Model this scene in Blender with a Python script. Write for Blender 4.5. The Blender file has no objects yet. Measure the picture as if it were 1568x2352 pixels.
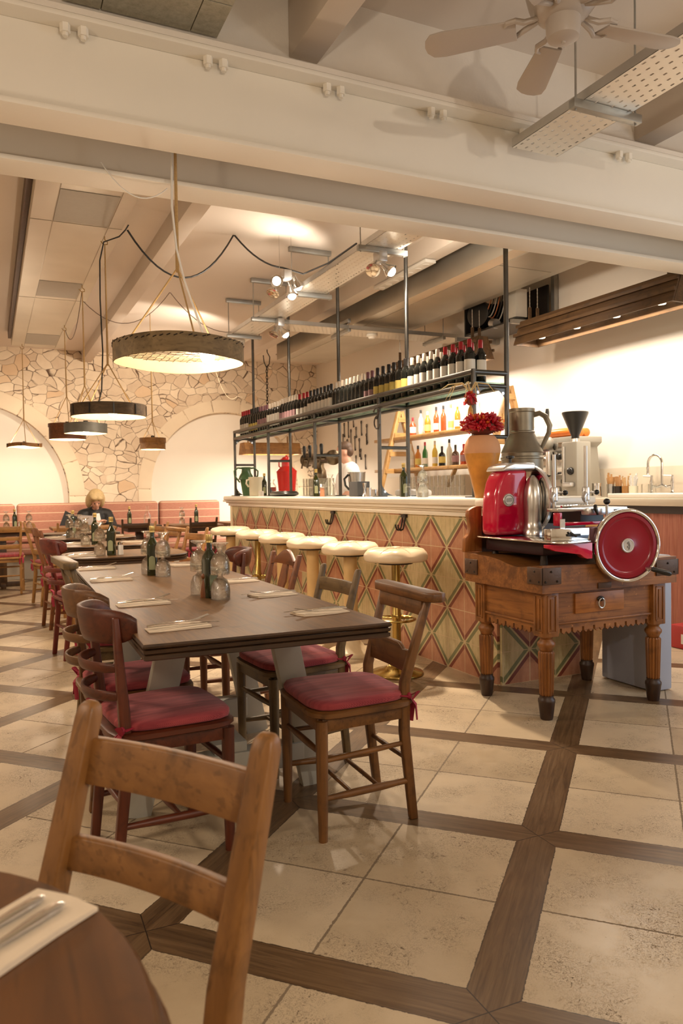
import bpy, bmesh, math, random
from mathutils import Vector, Matrix
R = math.radians; PI = math.pi
rnd = random.Random(7)
sc = bpy.context.scene
C = bpy.data.collections.new('restaurant'); sc.collection.children.link(C)

# ---------------------------------------------------------------- camera, world, exposure
cam_d = bpy.data.cameras.new('camera'); cam = bpy.data.objects.new('camera', cam_d); C.objects.link(cam)
yaw, pitch, roll = R(24.88), R(-1.733), R(-.869)
fwd = Vector((math.sin(yaw)*math.cos(pitch), math.cos(yaw)*math.cos(pitch), math.sin(pitch)))
rt = Vector((math.cos(yaw), -math.sin(yaw), 0)); up = rt.cross(fwd)
r2 = math.cos(roll)*rt + math.sin(roll)*up; u2 = -math.sin(roll)*rt + math.cos(roll)*up
cam.matrix_world = Matrix(((r2.x, u2.x, -fwd.x, 0), (r2.y, u2.y, -fwd.y, 0), (r2.z, u2.z, -fwd.z, 1.2), (0, 0, 0, 1)))
cam_d.sensor_fit = 'HORIZONTAL'; cam_d.sensor_width = 36; cam_d.lens = 36*1737.7/1568
cam_d.clip_start = .02; cam_d.clip_end = 60
cam_d.dof.use_dof = True; cam_d.dof.focus_distance = 3.3; cam_d.dof.aperture_fstop = 9
sc.camera = cam
sc.view_settings.view_transform = 'Standard'; sc.view_settings.look = 'None'
sc.view_settings.gamma = 1; sc.view_settings.use_curve_mapping = False
sc.view_settings.exposure = -0.72
cy = sc.cycles; cy.max_bounces = 8; cy.diffuse_bounces = 4; cy.glossy_bounces = 3; cy.transmission_bounces = 8; cy.transparent_max_bounces = 24
cy.caustics_reflective = False; cy.caustics_refractive = False; cy.sample_clamp_indirect = 4
w = bpy.data.worlds.new('world'); sc.world = w; w.use_nodes = True
w.node_tree.nodes['Background'].inputs[0].default_value = (.55, .7, 1, 1)
w.node_tree.nodes['Background'].inputs[1].default_value = .3

WARM = (1, .80, .59); WARM2 = (1, .875, .72); DAY = (.72, .86, 1)
def lamp(kind, loc, power, col=WARM, size=.05, target=None, angle=90, blend=.5, sy=None, spread=None):
    d = bpy.data.lights.new('lamp_light', kind); o = bpy.data.objects.new('lamp_light', d); C.objects.link(o)
    d.energy = power; d.color = col; o.location = loc
    if kind == 'AREA':
        d.shape = 'RECTANGLE'; d.size = size; d.size_y = sy or size
        if spread: d.spread = R(spread)
    else: d.shadow_soft_size = size
    if kind == 'SPOT': d.spot_size = R(angle); d.spot_blend = blend
    if target is not None:
        o.rotation_euler = (Vector(target)-Vector(loc)).to_track_quat('-Z', 'Y').to_euler()
    return o
# front dining area: assumed lamp throwing the fan's shadow on the steel beam, then unseen fill lamps
lamp('POINT', (.62, -1.05, 2.42), 150, WARM2, .03)
lamp('POINT', (2.6, -1.6, 2.5), 40, WARM2, .15)  # unseen fill lamp added behind the camera
lamp('POINT', (-1.25, 1.9, 1.8), 42, WARM, .1)  # unseen lamp added off frame to brighten the recess between the beams
lamp('POINT', (4.0, 1.5, 1.95), 42, WARM2, .1)  # unseen fill off frame on the right, also added for the beam recess
lamp('SPOT', (2.72, 7.5, 2.88), 150, WARM, .05, target=(2.95, 8.7, 1.13), angle=60, blend=.7)  # tray spotlights aimed at the counter top
lamp('SPOT', (2.74, 5.0, 2.88), 130, WARM, .05, target=(2.8, 4.1, 1.13), angle=60, blend=.7)
# assumed daylight: cool area light added outside an unseen gap in the right wall
lamp('AREA', (5.6, 1.2, 1.5), 60, DAY, 2.0, target=(3, 2.4, .6), sy=2.0)
# ceiling spots on the cable tray and assumed uplights that wash the ceiling
for (x, y, z, tx, ty, tz, p, a) in ((2.62, 7.6, 2.75, 2.2, 7.2, 0, 420, 75), (2.7, 6.2, 2.7, 2.3, 5.6, 0, 420, 75),
                                    (2.75, 5.0, 2.75, 2.35, 4.4, 0, 460, 75), (2.45, 6.0, 2.7, .8, 7.4, .7, 260, 80),
                                    (2.3, 6.3, 2.75, 1.0, 5.2, .7, 230, 80), (2.7, 8.6, 2.75, 2.0, 12.3, 1.6, 260, 70),
                                    (2.75, 5.2, 2.78, 5.2, 5.6, 1.6, 110, 80), (2.75, 7.4, 2.78, 5.2, 8.6, 1.6, 120, 80)):
    lamp('SPOT', (x, y, z), p, WARM, .05, target=(tx, ty, tz), angle=a, blend=.6)
lamp('SPOT', (2.4, 6.1, 2.85), 55, WARM2, .08, target=(2.0, 6.6, 3.4), angle=150, blend=.3)
lamp('SPOT', (2.95, 4.9, 2.9), 60, WARM2, .08, target=(3.4, 5.2, 3.4), angle=150, blend=.3)
lamp('SPOT', (2.4, 9.2, 2.8), 60, WARM2, .08, target=(1.6, 10.6, 3.4), angle=150, blend=.3)
lamp('SPOT', (.35, 10.9, 1.8), 150, WARM, .1, target=(.3, 12.5, 1.6), angle=120, blend=.8)          # unseen lamp assumed for the glow inside the left niche
lamp('SPOT', (-1.4, 7.5, 2.3), 200, WARM, .15, target=(-1.2, 7.5, 0), angle=150, blend=.4)        # unseen downward spots outside the frame
lamp('SPOT', (-1.0, 4.2, 2.3), 160, WARM, .15, target=(-.6, 4.4, 0), angle=150, blend=.4)
lamp('SPOT', (2.4, 9.4, 2.75), 190, WARM, .1, target=(2.0, 12.3, 2.1), angle=110, blend=.8)  # unseen spot added to light the stone end wall
lamp('AREA', (4.15, 11.5, 1.8), 60, WARM2, .9, target=(4.15, 11.6, 0), sy=.3)

# ---------------------------------------------------------------- materials
M = {}
def _n(nt, t, **kw):
    n = nt.nodes.new(t)
    for k, v in kw.items(): setattr(n, k, v)
    return n
class N:
    """a small node builder: sockets in, sockets out"""
    def __init__(s, name):
        s.m = bpy.data.materials.new(name); s.m.use_nodes = True; s.t = s.m.node_tree; s.b = s.t.nodes['Principled BSDF']
        s.out = s.t.nodes['Material Output']
    def put(s, sock, v):
        if hasattr(v, 'is_output'): s.t.links.new(v, sock)
        elif isinstance(v, (tuple, list)) and len(v) == 3 and sock.type == 'RGBA': sock.default_value = (*v, 1)
        else: sock.default_value = v
    def math(s, op, a, b=0, c=None, clamp=False):
        n = _n(s.t, 'ShaderNodeMath', operation=op, use_clamp=clamp); s.put(n.inputs[0], a); s.put(n.inputs[1], b)
        if c is not None: s.put(n.inputs[2], c)
        return n.outputs[0]
    def vmath(s, op, a, b):
        n = _n(s.t, 'ShaderNodeVectorMath', operation=op); s.put(n.inputs[0], a); s.put(n.inputs[1], b)
        return n.outputs['Value'] if op == 'DOT_PRODUCT' else n.outputs[0]
    def mix(s, f, a, b):
        n = _n(s.t, 'ShaderNodeMix', data_type='RGBA'); s.put(n.inputs[0], f); s.put(n.inputs[6], a); s.put(n.inputs[7], b)
        return n.outputs[2]
    def obj(s): return s.coord('Object')
    def coord(s, k='Object'):
        return _n(s.t, 'ShaderNodeTexCoord').outputs[k]
    def pos(s): return _n(s.t, 'ShaderNodeNewGeometry').outputs['Position']
    def xyz(s, v):
        n = _n(s.t, 'ShaderNodeSeparateXYZ'); s.put(n.inputs[0], v); return n.outputs
    def comb(s, x, y, z):
        n = _n(s.t, 'ShaderNodeCombineXYZ')
        for i, v in enumerate((x, y, z)): s.put(n.inputs[i], v)
        return n.outputs[0]
    def scale(s, v, k): return s.vmath('MULTIPLY', v, k)
    def noise(s, v, sc_=5, det=3, rough=.55, dist=0):
        n = _n(s.t, 'ShaderNodeTexNoise'); s.put(n.inputs['Vector'], v); n.inputs['Scale'].default_value = sc_
        n.inputs['Detail'].default_value = det; n.inputs['Roughness'].default_value = rough; n.inputs['Distortion'].default_value = dist
        return n.outputs['Fac']
    def white(s, v):
        n = _n(s.t, 'ShaderNodeTexWhiteNoise', noise_dimensions='3D'); s.put(n.inputs['Vector'], v); return n.outputs['Value']
    def ramp(s, f, stops):
        n = _n(s.t, 'ShaderNodeValToRGB'); s.put(n.inputs[0], f); e = n.color_ramp.elements
        while len(e) < len(stops): e.new(.5)
        for i, (p, c) in enumerate(stops):
            e[i].position = p; e[i].color = (*c, 1) if isinstance(c, tuple) else (c, c, c, 1)
        return n.outputs[0]
    def step(s, v, a, b):
        n = _n(s.t, 'ShaderNodeMapRange', interpolation_type='SMOOTHSTEP'); s.put(n.inputs[0], v)
        s.put(n.inputs[1], a); s.put(n.inputs[2], b); return n.outputs[0]
    def bump(s, h, st=.2, d=.01):
        n = _n(s.t, 'ShaderNodeBump'); s.put(n.inputs['Height'], h); n.inputs['Strength'].default_value = st; n.inputs['Distance'].default_value = d
        s.t.links.new(n.outputs[0], s.b.inputs['Normal'])
    def set(s, **kw):
        mp = dict(col='Base Color', rough='Roughness', metal='Metallic', ior='IOR', trans='Transmission Weight', coat='Coat Weight',
                  em='Emission Color', ems='Emission Strength', sheen='Sheen Weight', alpha='Alpha', spec='Specular IOR Level')
        for k, v in kw.items(): s.put(s.b.inputs[mp[k]], v)
        return s.m

def plain(name, col, rough=.5, metal=0, var=.12, sc_=8, bump=0, bsc=60, **kw):
    if name in M: return M[name]
    n = N(name); o = n.obj(); f = n.noise(o, sc_, 3)
    dark = tuple(c*(1-var) for c in col); lite = tuple(min(1, c*(1+var)) for c in col)
    n.set(col=n.mix(f, dark, lite), rough=rough, metal=metal, **kw)
    if bump: n.bump(n.noise(o, bsc, 3), bump, .004)
    M[name] = n.m; return n.m
def wood(tone, axis='z', rough=.42, wear=.0, k=1.0):
    key = 'wood_%s_%s' % (tone, axis)
    if key in M: return M[key]
    c1, c2 = [(c[0]*1.06, c[1]*.93, c[2]*.68) for c in TONES[tone]]
    n = N(key); o = n.obj(); s = {'x': (1.6, 26, 26), 'y': (26, 1.6, 26), 'z': (26, 26, 1.6)}[axis]
    v = n.scale(o, tuple(a*k for a in s))
    g = n.noise(v, 1.0, 4, .6, .6); big = n.noise(o, 5, 2)
    f = n.math('ADD', n.math('MULTIPLY', g, .75), n.math('MULTIPLY', big, .3))
    col = n.ramp(f, ((.3, c1), (.72, c2)))
    st = n.math('MULTIPLY', n.step(n.noise(o, 7.5, 4, .65, .4), .50, .70), .55); col = n.mix(st, col, tuple(c*.42 for c in c1))
    fine = n.noise(n.scale(v, (3.2, 3.2, 3.2)), 1, 2); col = n.mix(n.math('MULTIPLY', n.step(fine, .56, .66), .4), col, tuple(c*.5 for c in c1))
    if wear: col = n.mix(n.math('MULTIPLY', n.step(n.noise(o, 34, 4, .7), .62, .74), wear), col, tuple(min(1, c*2.6+.03) for c in c2))
    n.set(col=col, rough=rough); n.bump(g, .12, .002)
    M[key] = n.m; return n.m
TONES = {'honey': ((.15, .070, .022), (.32, .165, .062)), 'chapel': ((.085, .038, .012), (.22, .105, .036)),
         'cherry': ((.045, .010, .004), (.13, .030, .012)), 'walnut': ((.075, .032, .012), (.19, .092, .036)),
         'grey': ((.075, .050, .026), (.19, .135, .075)), 'light': ((.22, .115, .042), (.44, .26, .11)),
         'dark': ((.030, .015, .008), (.085, .045, .022)), 'auburn': ((.10, .034, .012), (.23, .085, .03)),
         'oxblood': ((.07, .010, .008), (.17, .028, .022)),
         'top': ((.085, .043, .018), (.19, .105, .048)), 'edge': ((.022, .012, .007), (.065, .034, .018)),
         'block': ((.13, .048, .012), (.34, .15, .045)), 'drawer': ((.24, .085, .022), (.40, .17, .05)),
         'pine': ((.32, .19, .085), (.55, .37, .19)), 'lampbrown': ((.045, .024, .011), (.13, .075, .036)),
         'trough': ((.20, .10, .035), (.38, .21, .08)), 'sieve': ((.12, .088, .052), (.27, .21, .135)),
         'sieve_dark': ((.04, .026, .015), (.12, .085, .055)), 'tan': ((.22, .11, .04), (.40, .23, .10)),
         'foot': ((.02, .009, .006), (.05, .024, .014)), 'walnut_top': ((.040, .015, .005), (.18, .078, .028))}
STEEL = plain('raw_steel', (.105, .10, .092), .33, .9, .25, 20)
GALV = plain('galvanised_steel', (.62, .61, .58), .34, .85, .18, 6)
GALV_D = plain('galvanised_channel', (.40, .40, .38), .4, .85, .2, 12)
CHROME = plain('chrome', (.86, .85, .83), .1, 1, .03)
SATIN = plain('satin_steel', (.62, .60, .57), .26, .95, .08)
BRASS = plain('brass', (.46, .32, .10), .2, 1, .18, 14)
ALU = plain('cast_aluminium', (.72, .72, .72), .32, .9, .08)
BLACK = plain('black_plastic', (.012, .011, .010), .3, 0, .1)
CREAM = plain('cream_leather', (.80, .66, .47), .26, 0, .08, 5)
CREAM_P = plain('cream_paint_wood', (.62, .43, .20), .35, 0, .12, 9)
IVORY = plain('ivory_paint', (.80, .66, .44), .35, 0, .06, 9)
PAINT = plain('white_wall_paint', (.86, .80, .71), .75, 0, .03, 3, .1, 45)
CEIL = plain('ceiling_paint', (.74, .65, .56), .8, 0, .03, 2, .12, 60)
ROUGHP = plain('rough_plaster', (.80, .73, .64), .85, 0, .05, 5, .5, 28)
BEAMP = plain('beam_paint', (.86, .80, .70), .55, 0, .03, 3, .05, 80)
JOIST = plain('joist_paint', (.66, .57, .48), .7, 0, .05, 4, .1, 50)
MARBLE = plain('cream_marble', (.90, .84, .72), .22, 0, .05, 6)
RED = plain('slicer_red', (.60, .003, .042), .12, 0, .03, 3, coat=.6)
RED_D = plain('wheel_red', (.27, .0008, .017), .22, 0, .03, 3, coat=.15)
GREYP = plain('grey_table_paint', (.46, .44, .38), .45, 0, .1, 10)
BLUEG = plain('blue_grey_paint', (.36, .39, .49), .45, 0, .05, 4)
NAPK = plain('napkin_paper', (.76, .63, .48), .8, 0, .08, 20, .15, 150)
ROPE = plain('hemp_rope', (.48, .31, .13), .9, 0, .25, 120, .5, 300)
CABLE_W = plain('white_cable', (.85, .82, .76), .4, 0, .02)
CABLE_B = plain('black_cable', (.012, .011, .01), .5, 0, .1)
TERRA = plain('terracotta', (.66, .29, .055), .3, 0, .55, 9, .25, 22)
PEWTER = plain('old_pewter', (.23, .20, .15), .42, .75, .3, 9, .15, 40)
CHILI = plain('dried_chilli', (.42, .008, .018), .22, 0, .5, 30)
CHILI_O = plain('orange_chilli', (.62, .11, .01), .25, 0, .3, 30)
STRAW = plain('corn_straw', (.66, .52, .26), .8, 0, .2, 30)
GREEN = plain('green_enamel', (.055, .12, .045), .35, 0, .1)
REDEN = plain('red_enamel', (.55, .02, .015), .25, 0, .05)
CREAMC = plain('cream_ceramic', (.84, .78, .60), .3, 0, .03)
WHITE = plain('white_porcelain', (.86, .82, .74), .25, 0, .02)
IRON = plain('dark_iron', (.045, .035, .03), .5, .7, .25, 20)
BRONZE = plain('bronze', (.16, .115, .07), .3, .9, .2, 12)
DARKM = plain('dark_metal_plate', (.095, .052, .032), .5, .4, .3, 20, .3, 60)
ORANGE = plain('orange_wrap', (.80, .20, .03), .25, 0, .2, 12)
LABEL = plain('paper_label', (.80, .76, .68), .6, 0, .03)
LABEL_Y = plain('yellow_label', (.66, .52, .14), .6, 0, .1, 60)
LABEL_P = plain('mauve_label', (.30, .17, .18), .6, 0, .1)
LABEL_G = plain('olive_label', (.34, .36, .20), .6, 0, .1)
WINE = plain('wine_bottle_glass', (.008, .009, .008), .06, 0, .1)
OILG = plain('olive_oil_glass', (.016, .020, .002), .07, 0, .5, 14, coat=.4)
CAP_R = plain('red_foil', (.34, .012, .02), .3, .3, .05); CAP_B = plain('black_foil', (.02, .018, .018), .35, .2, .05)
CAP_W = plain('pale_foil', (.62, .54, .44), .4, .1, .05); CAP_G = plain('gold_foil', (.62, .45, .16), .3, .5, .1)
CAP_P = plain('mauve_foil', (.17, .07, .09), .35, .2, .05)
SKIN = plain('skin', (.62, .34, .24), .5, 0, .06, 12); BLOND = plain('blond_hair', (.55, .40, .20), .6, 0, .3, 40)
BROWNH = plain('brown_hair', (.09, .05, .03), .6, 0, .3, 40)
COAT = plain('black_coat', (.006, .006, .007), .6, 0, .2, 14, .4, 30); SHIRT = plain('white_shirt', (.82, .78, .74), .8, 0, .04, 6, .2, 14)
STONEB = plain('bench_stone', (.50, .45, .38), .8, 0, .1, 5, .2, 20)
COPPERP = plain('pipe_insulation', (.5, .47, .42), .8, 0, .1)

def glass(name, col=(1, 1, 1), k=.6, facet=0):
    # thin-walled glass: what passes straight through plus a fresnel reflection
    n = N(name); t = n.t; tr = _n(t, 'ShaderNodeBsdfTransparent'); tr.inputs[0].default_value = (*col, 1)
    gl = _n(t, 'ShaderNodeBsdfGlossy'); gl.inputs[0].default_value = (1, 1, 1, 1); gl.inputs['Roughness'].default_value = .03
    lw = _n(t, 'ShaderNodeLayerWeight'); lw.inputs[0].default_value = .32; f = n.math('ADD', n.math('MULTIPLY', lw.outputs['Fresnel'], k), .03, clamp=True)
    mx = _n(t, 'ShaderNodeMixShader'); t.links.new(f, mx.inputs[0]); t.links.new(tr.outputs[0], mx.inputs[1]); t.links.new(gl.outputs[0], mx.inputs[2])
    t.links.new(mx.outputs[0], n.out.inputs[0]); 
    if facet:
        bp = _n(t, 'ShaderNodeBump'); bp.inputs['Strength'].default_value = facet; bp.inputs['Distance'].default_value = .01
        t.links.new(n.noise(n.obj(), 70, 2), bp.inputs['Height']); t.links.new(bp.outputs[0], gl.inputs['Normal']); t.links.new(bp.outputs[0], lw.inputs['Normal'])
    M[name] = n.m; return n.m
GLASS = glass('clear_glass', (.98, .985, .97), .6, .35); 
def goblet_glass():
    n = N('goblet_glass'); t = n.t; tr = _n(t, 'ShaderNodeBsdfTransparent'); tr.inputs[0].default_value = (.97, .98, .96, 1)
    n.set(col=(.99, .99, .97), rough=.0, trans=1.0, ior=1.42); n.bump(n.noise(n.obj(), 45, 2), .12, .01)
    gl = _n(t, 'ShaderNodeBsdfGlossy'); gl.inputs['Roughness'].default_value = .02
    bp = _n(t, 'ShaderNodeBump'); bp.inputs['Strength'].default_value = .9; bp.inputs['Distance'].default_value = .012; t.links.new(n.noise(n.obj(), 40, 1), bp.inputs['Height']); t.links.new(bp.outputs[0], gl.inputs['Normal'])
    a = _n(t, 'ShaderNodeMixShader'); a.inputs[0].default_value = .5; t.links.new(tr.outputs[0], a.inputs[1]); t.links.new(n.b.outputs[0], a.inputs[2])
    c = _n(t, 'ShaderNodeMixShader'); c.inputs[0].default_value = .065; t.links.new(a.outputs[0], c.inputs[1]); t.links.new(gl.outputs[0], c.inputs[2])
    t.links.new(c.outputs[0], n.out.inputs[0]); return n.m
GOBG = goblet_glass()
GLASS_SH = glass('shelf_glass', (.72, .90, .84))
AMBER = plain('amber_spirit', (.50, .17, .02), .08, 0, .2, 12, coat=.4); ROSSO = plain('red_spirit', (.42, .06, .015), .08, 0, .2, 12, coat=.4)
CLEARB = plain('clear_spirit', (.68, .64, .52), .06, 0, .2, 30, coat=.6); GREENB = plain('green_spirit', (.03, .15, .03), .08, 0, .2, coat=.4)
YELB = plain('yellow_spirit', (.70, .48, .06), .08, 0, .2, coat=.4)
def emit(name, col, s):
    n = N(name); n.set(col=(.8, .8, .8), em=col, ems=s); M[name] = n.m; return n.m
BULB = emit('warm_bulb', (1, .82, .55), 14); BULB_S = emit('spot_bulb', (1, .9, .72), 40); BULB_L = emit('soft_bulb', (1, .86, .62), 6)

def m_cushion():
    n = N('red_weave'); o = n.obj(); v = n.xyz(o)
    wv = n.math('MULTIPLY', n.math('SINE', n.math('MULTIPLY', n.math('ADD', v[0], v[1]), 1900)), n.math('SINE', n.math('MULTIPLY', n.math('SUBTRACT', v[0], v[1]), 1100)))
    st = n.noise(n.scale(o, (60, 4, 10)), 1, 3); f = n.math('ADD', n.math('MULTIPLY', wv, .22), st)
    n.set(col=n.ramp(f, ((.25, (.20, .020, .030)), (.8, (.47, .075, .080)))), rough=.9, sheen=.15); n.bump(wv, .15, .001)
    return n.m
CUSH = m_cushion(); RIBBON = plain('red_ribbon', (.30, .012, .035), .7, 0, .1)
def m_bench():
    n = N('striped_pink_cloth'); p = n.pos(); z = n.xyz(p)[2]
    s = n.math('ABSOLUTE', n.math('SUBTRACT', n.math('FRACT', n.math('MULTIPLY', z, 8.2)), .5))
    line = n.math('SUBTRACT', 1, n.step(s, .02, .06))
    wv = n.noise(n.scale(p, (30, 30, 400)), 1, 2)
    n.set(col=n.mix(n.math('MULTIPLY', line, .8), n.ramp(wv, ((.3, (.34, .145, .098)), (.7, (.47, .225, .16)))), (.72, .56, .38)), rough=.9)
    return n.m
BENCHC = m_bench()
def m_curtain():
    n = N('pink_curtain_cloth'); p = n.pos(); wv = n.noise(n.scale(p, (90, 90, 4)), 1, 3)
    n.set(col=n.ramp(wv, ((.3, (.40, .14, .10)), (.7, (.58, .26, .19)))), rough=.9); return n.m
CURT = m_curtain()
def m_tray(axis):
    n = N('perforated_tray_' + axis); p = n.obj(); v = n.xyz(p)
    a, b = (v[1], v[0]) if axis == 'y' else (v[0], v[1])
    row = n.math('MULTIPLY', b, 1/.05); par = n.math('MULTIPLY', n.math('FLOOR', row), .5)
    fa = n.math('ABSOLUTE', n.math('SUBTRACT', n.math('FRACT', n.math('ADD', n.math('MULTIPLY', a, 1/.05), par)), .5))
    fb = n.math('ABSOLUTE', n.math('SUBTRACT', n.math('FRACT', row), .5))
    hole = n.math('MULTIPLY', n.math('LESS_THAN', fa, .2), n.math('LESS_THAN', fb, .1))
    n.set(col=(.86, .80, .70), rough=.35, metal=.5, alpha=n.math('SUBTRACT', 1, hole)); return n.m
TRAY_Y = m_tray('y'); TRAY_X = m_tray('x')
def m_duct():
    n = N('duct_sheet_metal'); o = n.obj(); f = n.noise(o, 1.6, 2); g = n.noise(o, 5, 3)
    n.set(col=n.ramp(n.math('ADD', n.math('MULTIPLY', f, .8), n.math('MULTIPLY', g, .3)), ((.3, (.47, .42, .34)), (.75, (.60, .55, .46)))), rough=n.math('ADD', .3, n.math('MULTIPLY', g, .12)), metal=.6); return n.m
DUCT = m_duct()
def m_ducttile():
    n = N('duct_insulation_board'); p = n.pos(); f = n.noise(p, 40, 3, .7)
    n.set(col=n.ramp(f, ((.3, (.40, .36, .26)), (.7, (.56, .51, .39)))), rough=.8); n.bump(f, .2, .003); return n.m
DUCTB = m_ducttile()

# ---------------------------------------------------------------- mesh builder
class MB:
    def __init__(s): s.bm = bmesh.new()
    def v(s, p): return s.bm.verts.new(p)
    def f(s, vs):
        try: return s.bm.faces.new(vs)
        except ValueError: return None
    def box(s, x0, x1, y0, y1, z0, z1, T=None):
        P = [Vector((x, y, z)) for z in (z0, z1) for y in (y0, y1) for x in (x0, x1)]
        if T is not None: P = [T @ p for p in P]
        v = [s.v(p) for p in P]
        for q in ((0, 2, 3, 1), (4, 5, 7, 6), (0, 1, 5, 4), (2, 6, 7, 3), (0, 4, 6, 2), (1, 3, 7, 5)): s.f([v[i] for i in q])
        return s
    def bar(s, p, q, a, b, upv=(0, 0, 1), a2=None, b2=None):
        """a rectangular bar from p to q, a wide across, b along upv"""
        p, q = Vector(p), Vector(q); d = (q-p).normalized(); u = Vector(upv); x = d.cross(u)
        if x.length < 1e-4: x = d.cross(Vector((0, 1, 0)))
        x.normalize(); y = x.cross(d); r = []
        for c, aa, bb in ((p, a, b), (q, a2 or a, b2 or b)):
            r.append([s.v(c+x*sx*aa/2+y*sy*bb/2) for sx, sy in ((-1, -1), (1, -1), (1, 1), (-1, 1))])
        s.f(r[0][::-1]); s.f(r[1])
        for i in range(4): s.f([r[0][i], r[0][(i+1) % 4], r[1][(i+1) % 4], r[1][i]])
        return s
    def rings(s, rs, cap0=True, cap1=True, closed=True):
        V = [[s.v(p) for p in r] for r in rs]; n = len(V[0])
        for a, b in zip(V, V[1:]):
            for i in range(n if closed else n-1): s.f([a[i], a[(i+1) % n], b[(i+1) % n], b[i]])
        if cap0: s.f(V[0][::-1])
        if cap1: s.f(V[-1])
        return s
    def lathe(s, prof, n=24, c=(0, 0, 0), T=None, cap=True):
        rs = []
        for r, z in prof:
            ring = [Vector((max(r, 1e-5)*math.cos(2*PI*i/n)+c[0], max(r, 1e-5)*math.sin(2*PI*i/n)+c[1], z+c[2])) for i in range(n)]
            rs.append([T @ p for p in ring] if T is not None else ring)
        return s.rings(rs, cap, cap)
    def cyl(s, p, q, r, r_b=None, n=16):
        p, q = Vector(p), Vector(q); T = frame(p, q-p); L = (q-p).length
        return s.lathe(((r, 0), (r if r_b is None else r_b, L)), n, T=T)
    def tube(s, pts, r, n=8, cap=True, flat=None):
        pts = [Vector(p) for p in pts]; t0 = (pts[1]-pts[0]).normalized()
        a = t0.cross(Vector((0, 0, 1)));
        if a.length < 1e-3: a = t0.cross(Vector((1, 0, 0)))
        a.normalize(); rs = []
        for i, p in enumerate(pts):
            t = (pts[min(i+1, len(pts)-1)]-pts[max(i-1, 0)]).normalized()
            a = (a-t*a.dot(t)).normalized(); b = t.cross(a)
            rr = r[i] if isinstance(r, (list, tuple)) else r; fb = flat or 1
            rs.append([p+a*rr*math.cos(2*PI*k/n)+b*rr*fb*math.sin(2*PI*k/n) for k in range(n)])
        return s.rings(rs, cap, cap)
    def prism(s, pts, fn, d):
        """2-D outline pts lifted by fn(u, v, w) and extruded w = 0..d"""
        a = [s.v(fn(u, v, 0)) for u, v in pts]; b = [s.v(fn(u, v, d)) for u, v in pts]; n = len(pts)
        s.f(a[::-1]); s.f(b)
        for i in range(n): s.f([a[i], a[(i+1) % n], b[(i+1) % n], b[i]])
        return s
    def ball(s, c, r, u=16, v=10):
        rx, ry, rz = r if isinstance(r, (tuple, list)) else (r, r, r); c = Vector(c)
        return s.rings([[c+Vector((rx*math.sin(t)*math.cos(2*PI*i/u), ry*math.sin(t)*math.sin(2*PI*i/u), rz*math.cos(t))) for i in range(u)]
                        for t in [max(.02, min(PI-.02, PI*k/v)) for k in range(v+1)]])
    def pad(s, sx, sy, h, z=0, c=(0, 0), e=4.0, n=36, lobes=0, la=0, rows=((.90, 0), (.975, .12), (1, .38), (1, .6), (.965, .85), (.86, .97), (.6, 1), (.2, 1.02)), taper=0):
        rs = []
        for k, zz in rows:
            ring = []
            for i in range(n):
                t = 2*PI*i/n; ct, st = math.cos(t), math.sin(t)
                m = 1/((abs(ct)**e+abs(st)**e)**(1/e))*k*(1+(la*math.cos(lobes*t) if lobes else 0))
                yy = sy*m*st
                ring.append(Vector((c[0]+sx*m*ct*(1+taper*yy/sy), c[1]+yy, z+h*(zz+(la*3.2*(math.cos(lobes*t)-1)*k*k if lobes and zz > .5 else 0)))))
            rs.append(ring)
        return s.rings(rs)
    def build(s, name, mat, parent=None, bevel=0, ang=38, seg=2, solid=False):
        bm = s.bm; bmesh.ops.recalc_face_normals(bm, faces=bm.faces)
        if bevel:
            E = [e for e in bm.edges if len(e.link_faces) == 2 and e.calc_face_angle(0) > R(30)]
            bmesh.ops.bevel(bm, geom=E, offset=bevel, segments=seg, profile=.5, affect='EDGES', clamp_overlap=True)
        for f in bm.faces: f.smooth = True
        for e in bm.edges:
            if len(e.link_faces) == 2 and e.calc_face_angle(0) > R(ang): e.smooth = False
        me = bpy.data.meshes.new(name); bm.to_mesh(me); bm.free(); me.materials.append(mat)
        o = bpy.data.objects.new(name, me); C.objects.link(o)
        if parent is not None: o.parent = parent
        return o
def frame(o, z, xh=(1, 0, 0)):
    z = Vector(z).normalized(); x = Vector(xh)-z*Vector(xh).dot(z)
    if x.length < 1e-3: x = Vector((0, 1, 0))-z*Vector((0, 1, 0)).dot(z)
    x.normalize(); y = z.cross(x)
    return Matrix(((x.x, y.x, z.x, o[0]), (x.y, y.y, z.y, o[1]), (x.z, y.z, z.z, o[2]), (0, 0, 0, 1)))
def thing(name, label, cat, loc=(0, 0, 0), rz=0, group=None):
    o = bpy.data.objects.new(name, None); C.objects.link(o); o.empty_display_size = .1
    o.location = loc; o.rotation_euler = (0, 0, rz); return tag(o, label, cat, group)
def tag(o, label, cat, group=None, kind=None):
    o['label'] = label; o['category'] = cat
    if group: o['group'] = group
    if kind: o['kind'] = kind
    return o
def struct(o, label=None, cat=None):
    o['kind'] = 'structure'
    if label: o['label'] = label
    if cat: o['category'] = cat
    return o
def dup(root, loc, rz=None, label=None, group=None, cat=None):
    def cp(o, par):
        c = o.copy(); C.objects.link(c)
        if par is not None: c.parent = par
        for ch in KIDS.get(o.name, ()) or [k for k in o.children]: cp(ch, c)
        return c
    r = cp(root, None); r.location = loc
    if rz is not None: r.rotation_euler = (0, 0, rz)
    if label: r['label'] = label
    if group: r['group'] = group
    if cat: r['category'] = cat
    return r
KIDS = {}
def arc(c, r, a0, a1, n, fn=lambda u, v: (u, v)):
    return [fn(c[0]+r*math.cos(R(a0+(a1-a0)*i/n)), c[1]+r*math.sin(R(a0+(a1-a0)*i/n))) for i in range(n+1)]
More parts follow.
